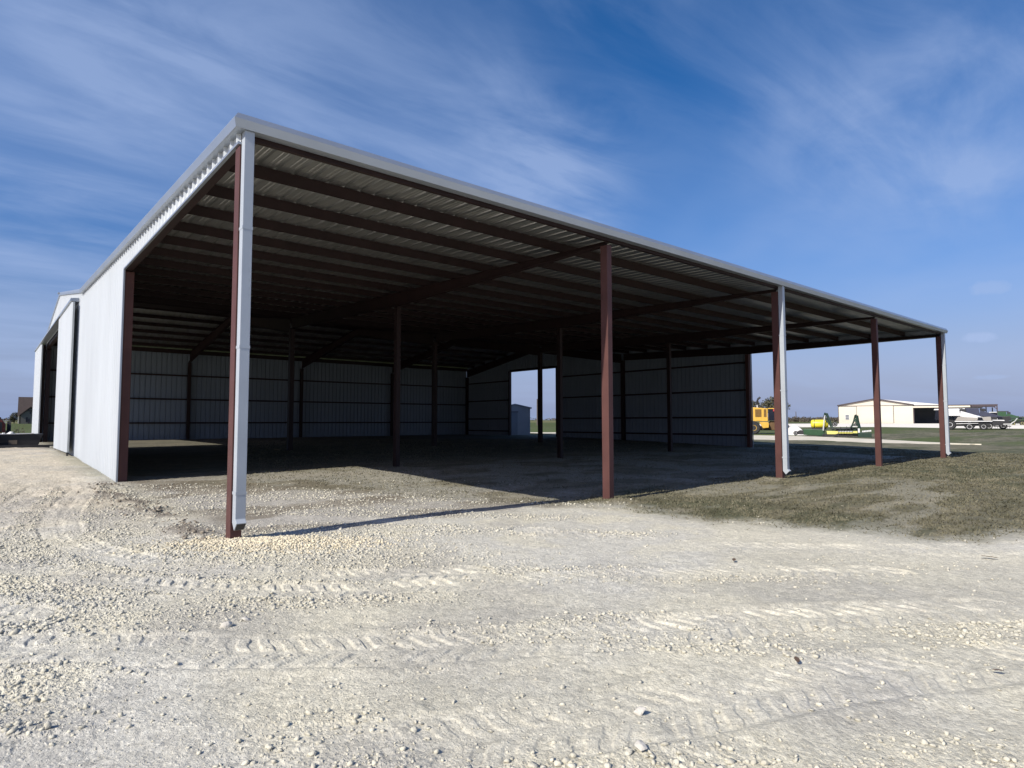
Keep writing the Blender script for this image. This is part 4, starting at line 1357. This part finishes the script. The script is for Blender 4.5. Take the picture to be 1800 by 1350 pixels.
tree('oak_tree', 'dark round tree rising behind the yellow loader hood on its left side', 'tree', (119.5, 57.6, gz(119.5, 57.6)), 61.3,
     [(-1.6, 0, 3.9, 2.0, 1.8, 1.5), (.3, .5, 4.3, 1.5, 1.5, 1.2), (-3.0, .3, 3.4, 1.6, 1.4, 1.4)], 2300, .17, 5, 2.6, m_leaf, 'trees behind the loader')
tree('oak_tree', 'dark spreading tree behind the loader cab, next to the middle downspout post', 'tree', (121.5, 54.0, gz(121.5, 54)), 63.0,
     [(0, 0, 4.9, 1.9, 1.6, 1.4), (1.5, .2, 4.3, 1.6, 1.4, 1.3), (-1.3, .3, 4.2, 1.4, 1.3, 1.3)], 2500, .17, 6, 3.0, m_leaf, 'trees behind the loader')

def brush_line():
    rg = np.random.RandomState(4)
    cl = []
    for k in range(26):
        cl.append((-10 + k * 1.15 + rg.randn() * .4, rg.randn() * 2, .7 + rg.rand() * .5, 1.0 + rg.rand(), 1.2, .5 + rg.rand() * .8))
    o = obj('distant_brush', leaf_mass(cl, 5200, .22, 9), m_brush, None, (258.0, 112.0, gz(258, 112)))
    o.rotation_euler = (0, 0, -RAD(65))
    tag(o, kind='stuff')
    for (x, y, az, w, n, sd) in ((560, 150, 75, 150, 150, 12), (430, 420, 45, 230, 150, 13), (20, 640, 2, 130, 120, 14)):
        rg2 = np.random.RandomState(sd)
        cl = [(-w + 2 * w * rg2.rand(), rg2.randn() * 6, .6 + rg2.rand() * 1.0, 3 + 4 * rg2.rand(), 2, .7 + rg2.rand() * 1.2) for _ in range(n)]
        o = obj('distant_brush', leaf_mass(cl, 5200, .7, sd), m_brush, None, (x, y, gz(x, y) - .3))
        o.rotation_euler = (0, 0, -RAD(az))
        tag(o, kind='stuff')
brush_line()

# ------------------------------------------------------------------ left edge: house, trailer, old tractor
def farmhouse():
    t = thing('farm_house', 'brown-roofed farmhouse with a steep front gable, partly hidden by the left barn door', 'house', (7.55, 246.5, 1.02), 2.3)
    m_roof = mat('brown shingles', (.070, .052, .045), .9, 0, .15, 2)
    m_brick = mat('grey brown brick', (.16, .15, .125), .9, 0, .12, 3)
    m_stone = mat('pale corner boards', (.62, .60, .52), .8)
    x = lambda u: (u - 46) * .1452
    z = lambda v: (745.3 - v) * .1843
    x0, x1 = x(31), x(31) + 14
    obj('wall', MB().box(x0 + .1, 2.0, -.6, x1, 11, z(731)), m_brick, t)
    obj('roof', MB().prism([(1.4, z(731.2)), (6.5, z(697)), (11.6, z(731.2)), (6.5, z(697) - .35)], 'x', x0 - .15, x1 + .3), m_roof, t)
    g0, ga, g1 = x(34.8), x(53), x(71)
    gw = obj('gable_wall', MB().prism([(x(36), -.6), (x(70), -.6), (x(70), z(729.5)), (ga, z(717.5)), (x(36), z(729.5))], 'y', 0, 5), m_brick, t)
    obj('gable_roof', MB().prism([(g0 - .2, z(731)), (ga, z(716)), (g1 + .2, z(731)), (g1 + .2, z(729.4)), (ga, z(714.6)), (g0 - .2, z(729.4))], 'y', -.5, 5.2), m_roof, t)
    obj('gable_bracket', MB().box(x(48.4), -.3, z(722.6), x(57.4), -.05, z(721.4)), m_roof, t)
    wi = obj('window', MB().box(x(45), -.05, z(742), x(48.3), -.003, z(733.4)), m_glass, gw)
    obj('window', MB().box(x(51.5), -.05, z(728), x(53.5), -.003, z(723.5)), m_glass, gw)
    obj('door', MB().box(x(48.8), -.05, z(745), x(52), -.003, z(736)), m_dtrim, gw)
    obj('corner_board', MB().box(x(30.8), 1.7, -.3, x(33), 1.99, z(731.5)), m_stone, t)
farmhouse()
tree('yard_tree', 'small round dark tree at the left corner of the farmhouse', 'tree', (4.9, 262.0, gz(4.9, 262)), 1.8,
     [(0, 0, 2.2, 1.3, 1.2, 1.5), (.8, 0, 2.9, .8, .8, .9), (-.6, .2, 1.3, 1.0, 1.0, .9)], 1500, .16, 8, 1.3, m_leaf)

def field_fence():
    t = thing('white_fence', 'low white board fence in the green field left of the farmhouse', 'fence', (-2.0, 262.0, gz(-2, 262)), 1.0)
    for k in range(9):
        obj('fence_post', MB().box(-6 + k * 1.5, 0, -.3, -5.88 + k * 1.5, .12, 1.1), m_white, t)
    for zz in (.35, .85):
        obj('fence_rail', MB().box(-6, -.04, zz, 6.1, -.002, zz + .16), m_white, t)
field_fence()

def trailer():
    t = thing('flatbed_trailer', 'low dark steel trailer with a slanted end at the left edge beside the barn doors', 'trailer', (-.62, 29.9, .42), 2.1)
    m_deck = mat('worn grey deck', (.36, .36, .36), .7, 0, .2, 2)
    m_tan = mat('tan dusty panel', (.20, .165, .13), .8, 0, .2, 2)
    obj('bed', MB().prism([(-5.2, .05), (-.02, .07), (.17, .60), (-5.2, .52)], 'y', -.9, 1.1), m_black, t, bevel=.02)
    obj('deck', MB().prism([(-5.2, .525), (-.2, .60), (-.2, .625), (-5.2, .60)], 'y', -.95, 1.15), m_deck, t)
    obj('side_plate', MB().box(-1.15, -.93, .12, -.83, -.903, .32), m_tan, t)
    obj('fender', MB().prism([(-3.6, .05), (-1.62, .05), (-1.60, .50), (-3.6, .52)], 'y', -3.2, -.96), m_tan, t, bevel=.03)
    obj('fender_top', MB().box(-3.62, -3.22, .525, -1.58, -.96, .58), m_black, t)
    for x in (-3.1, -4.0):
        wheel(t, x, -.98 if x < -3.6 else -.99, .12, .3, .2, .17, m_black)
trailer()
lump('white_sack', 'crumpled white sack lying on the low dark trailer at the left edge', 'sack', (-1.72, 29.6, 1.0), 2, .20, .25, .17, 5, m_white, True)
lump('white_sack', 'smaller white sack at the very left edge on the dark trailer', 'sack', (-1.98, 29.5, 1.0), 2, .11, .2, .12, 6, m_white, True)

def old_tractor():
    t = thing('old_tractor', 'old dark red tractor with an upright exhaust at the left edge of the photo', 'tractor', (-2.08, 50.0, .48), 1.5)
    obj('hood', MB().prism([(-.55, .35), (.55, .35), (.55, .95), (.40, 1.22), (.15, 1.34), (-.15, 1.34), (-.40, 1.22), (-.55, .95)], 'y', 0, 2.2), m_rust, t, bevel=.04)
    g = obj('radiator_grille', MB().box(-.36, -.03, .42, .36, -.003, 1.12), m_black, t)
    obj('grille_bar', MB().box(-.05, -.06, .42, .05, -.031, 1.12), m_beige, g)
    obj('exhaust_stack', MB().tube([(-.02, .5, 1.34), (-.02, .5, 1.75)], .08, 10), m_black, t)
    for x, r, y in ((-.62, .42, .9), (.62, .42, .9), (-.75, .75, 2.6), (.75, .75, 2.6)):
        w = wheel(t, x, y, r - .35, r, .25, r * .55, m_rust)
        w.rotation_euler = (0, 0, RAD(90))
    obj('seat', MB().box(-.25, 2.3, 1.1, .25, 2.8, 1.2).box(-.25, 2.75, 1.201, .25, 2.82, 1.5), m_black, t)
old_tractor()

def weed(label, x, y, h, seed):
    t = thing('tall_weed', label, 'weed', (x, y, gz(x, y)), None, )
    rg = random.Random(seed)
    st = MB()
    for k in range(5):
        a = rg.random() * 6.28
        st.tube([(0, 0, -.05), (.1 * math.cos(a), .1 * math.sin(a), h * .5), (.28 * math.cos(a), .28 * math.sin(a), h * (.7 + .3 * rg.random()))], .012, 5, .005)
    obj('stem', st, m_bark, t)
    obj('foliage', leaf_mass([(0, 0, h * .35, .35, .35, h * .3)], 160, .06, seed), m_leaf, t)
weed('tall dark weed standing behind the middle of the low trailer', -1.22, 36.0, 1.15, 3)
weed('low leafy weed behind the left part of the trailer', -2.0, 36.5, .75, 4)

t = tag(obj('shadow_bar', MB().box(-2.4, -.08, .0, .0, .08, .14), m_black, None, (-.38, 26.6, gz(-.38, 26.6))), 'dark bar standing for a cast shadow on the gravel before the open barn door', 'shadow strip')  # dark bar laid down in place of a shadow line
t.rotation_euler = (0, 0, RAD(-4))

# ------------------------------------------------------------------ litter on the gravel
m_dleaf = mat('dry brown leaf', (.13, .085, .055), .8, 0, .3, 30)
def leaf_litter(label, x, y, a, ln):
    g = float(ground_height(np.array([x]), np.array([y]))[0]) + .018
    pts = [(-.5, 0), (-.3, .16), (0, .22), (.3, .14), (.5, 0), (.3, -.16), (0, -.20), (-.3, -.14)]
    up = [(p[0] * ln, p[1] * ln, .012 + .05 * abs(p[1]) * ln * 3) for p in pts]
    dn = [(q[0], q[1], q[2] - .002) for q in up]
    o = obj('dry_leaf', MB().loft(dn, up), m_dleaf, None, (x, y, g))
    o.rotation_euler = (RAD(8), RAD(-6), a)
    tag(o, label, 'leaf', 'dry leaves on the gravel')

leaf_litter('brown dry leaf lying on the pale gravel in the lower right', 1.45, -7.03, .6, .085)
leaf_litter('dark curled dry leaf near the right edge of the gravel', 2.27, -7.93, 2.4, .075)
leaf_litter('long dark dry leaf by the grass edge at the far right', 6.93, -6.87, 2.2, .20)
leaf_litter('dark flat dry leaf on the gravel in front of the second post', 4.0, -5.1, .4, .10)

m_rock = mat('pale limestone lump', (.60, .57, .50), .95, 0, .12, 9, .5, 40, .15)
def lone_rock(label, x, y, r, seed):
    z = float(ground_height(np.array([x]), np.array([y]))[0])
    o = rock_mesh('limestone_rock', np.array([0.0]), np.array([0.0]), np.array([0.0]), np.array([r]), np.array([seed * 1.3]), .8, m_rock, seed)
    o.location = (x, y, z + r * .35)
    b = o.modifiers.new('bevel', 'BEVEL'); b.width = r * .06; b.segments = 1
    tag(o, label, 'rock', 'larger pale rocks on the gravel')
lone_rock('white angular rock on the rough gravel left of centre, larger of a pair', -1.19, -3.79, .055, 41)
lone_rock('smaller pale rock just right of the larger white angular rock', -1.03, -3.73, .035, 42)
lone_rock('pale rock in the bottom centre, upper one of two', .09, -6.81, .036, 43)
lone_rock('pale rock nearest the bottom edge right of centre', -.22, -7.06, .040, 44)
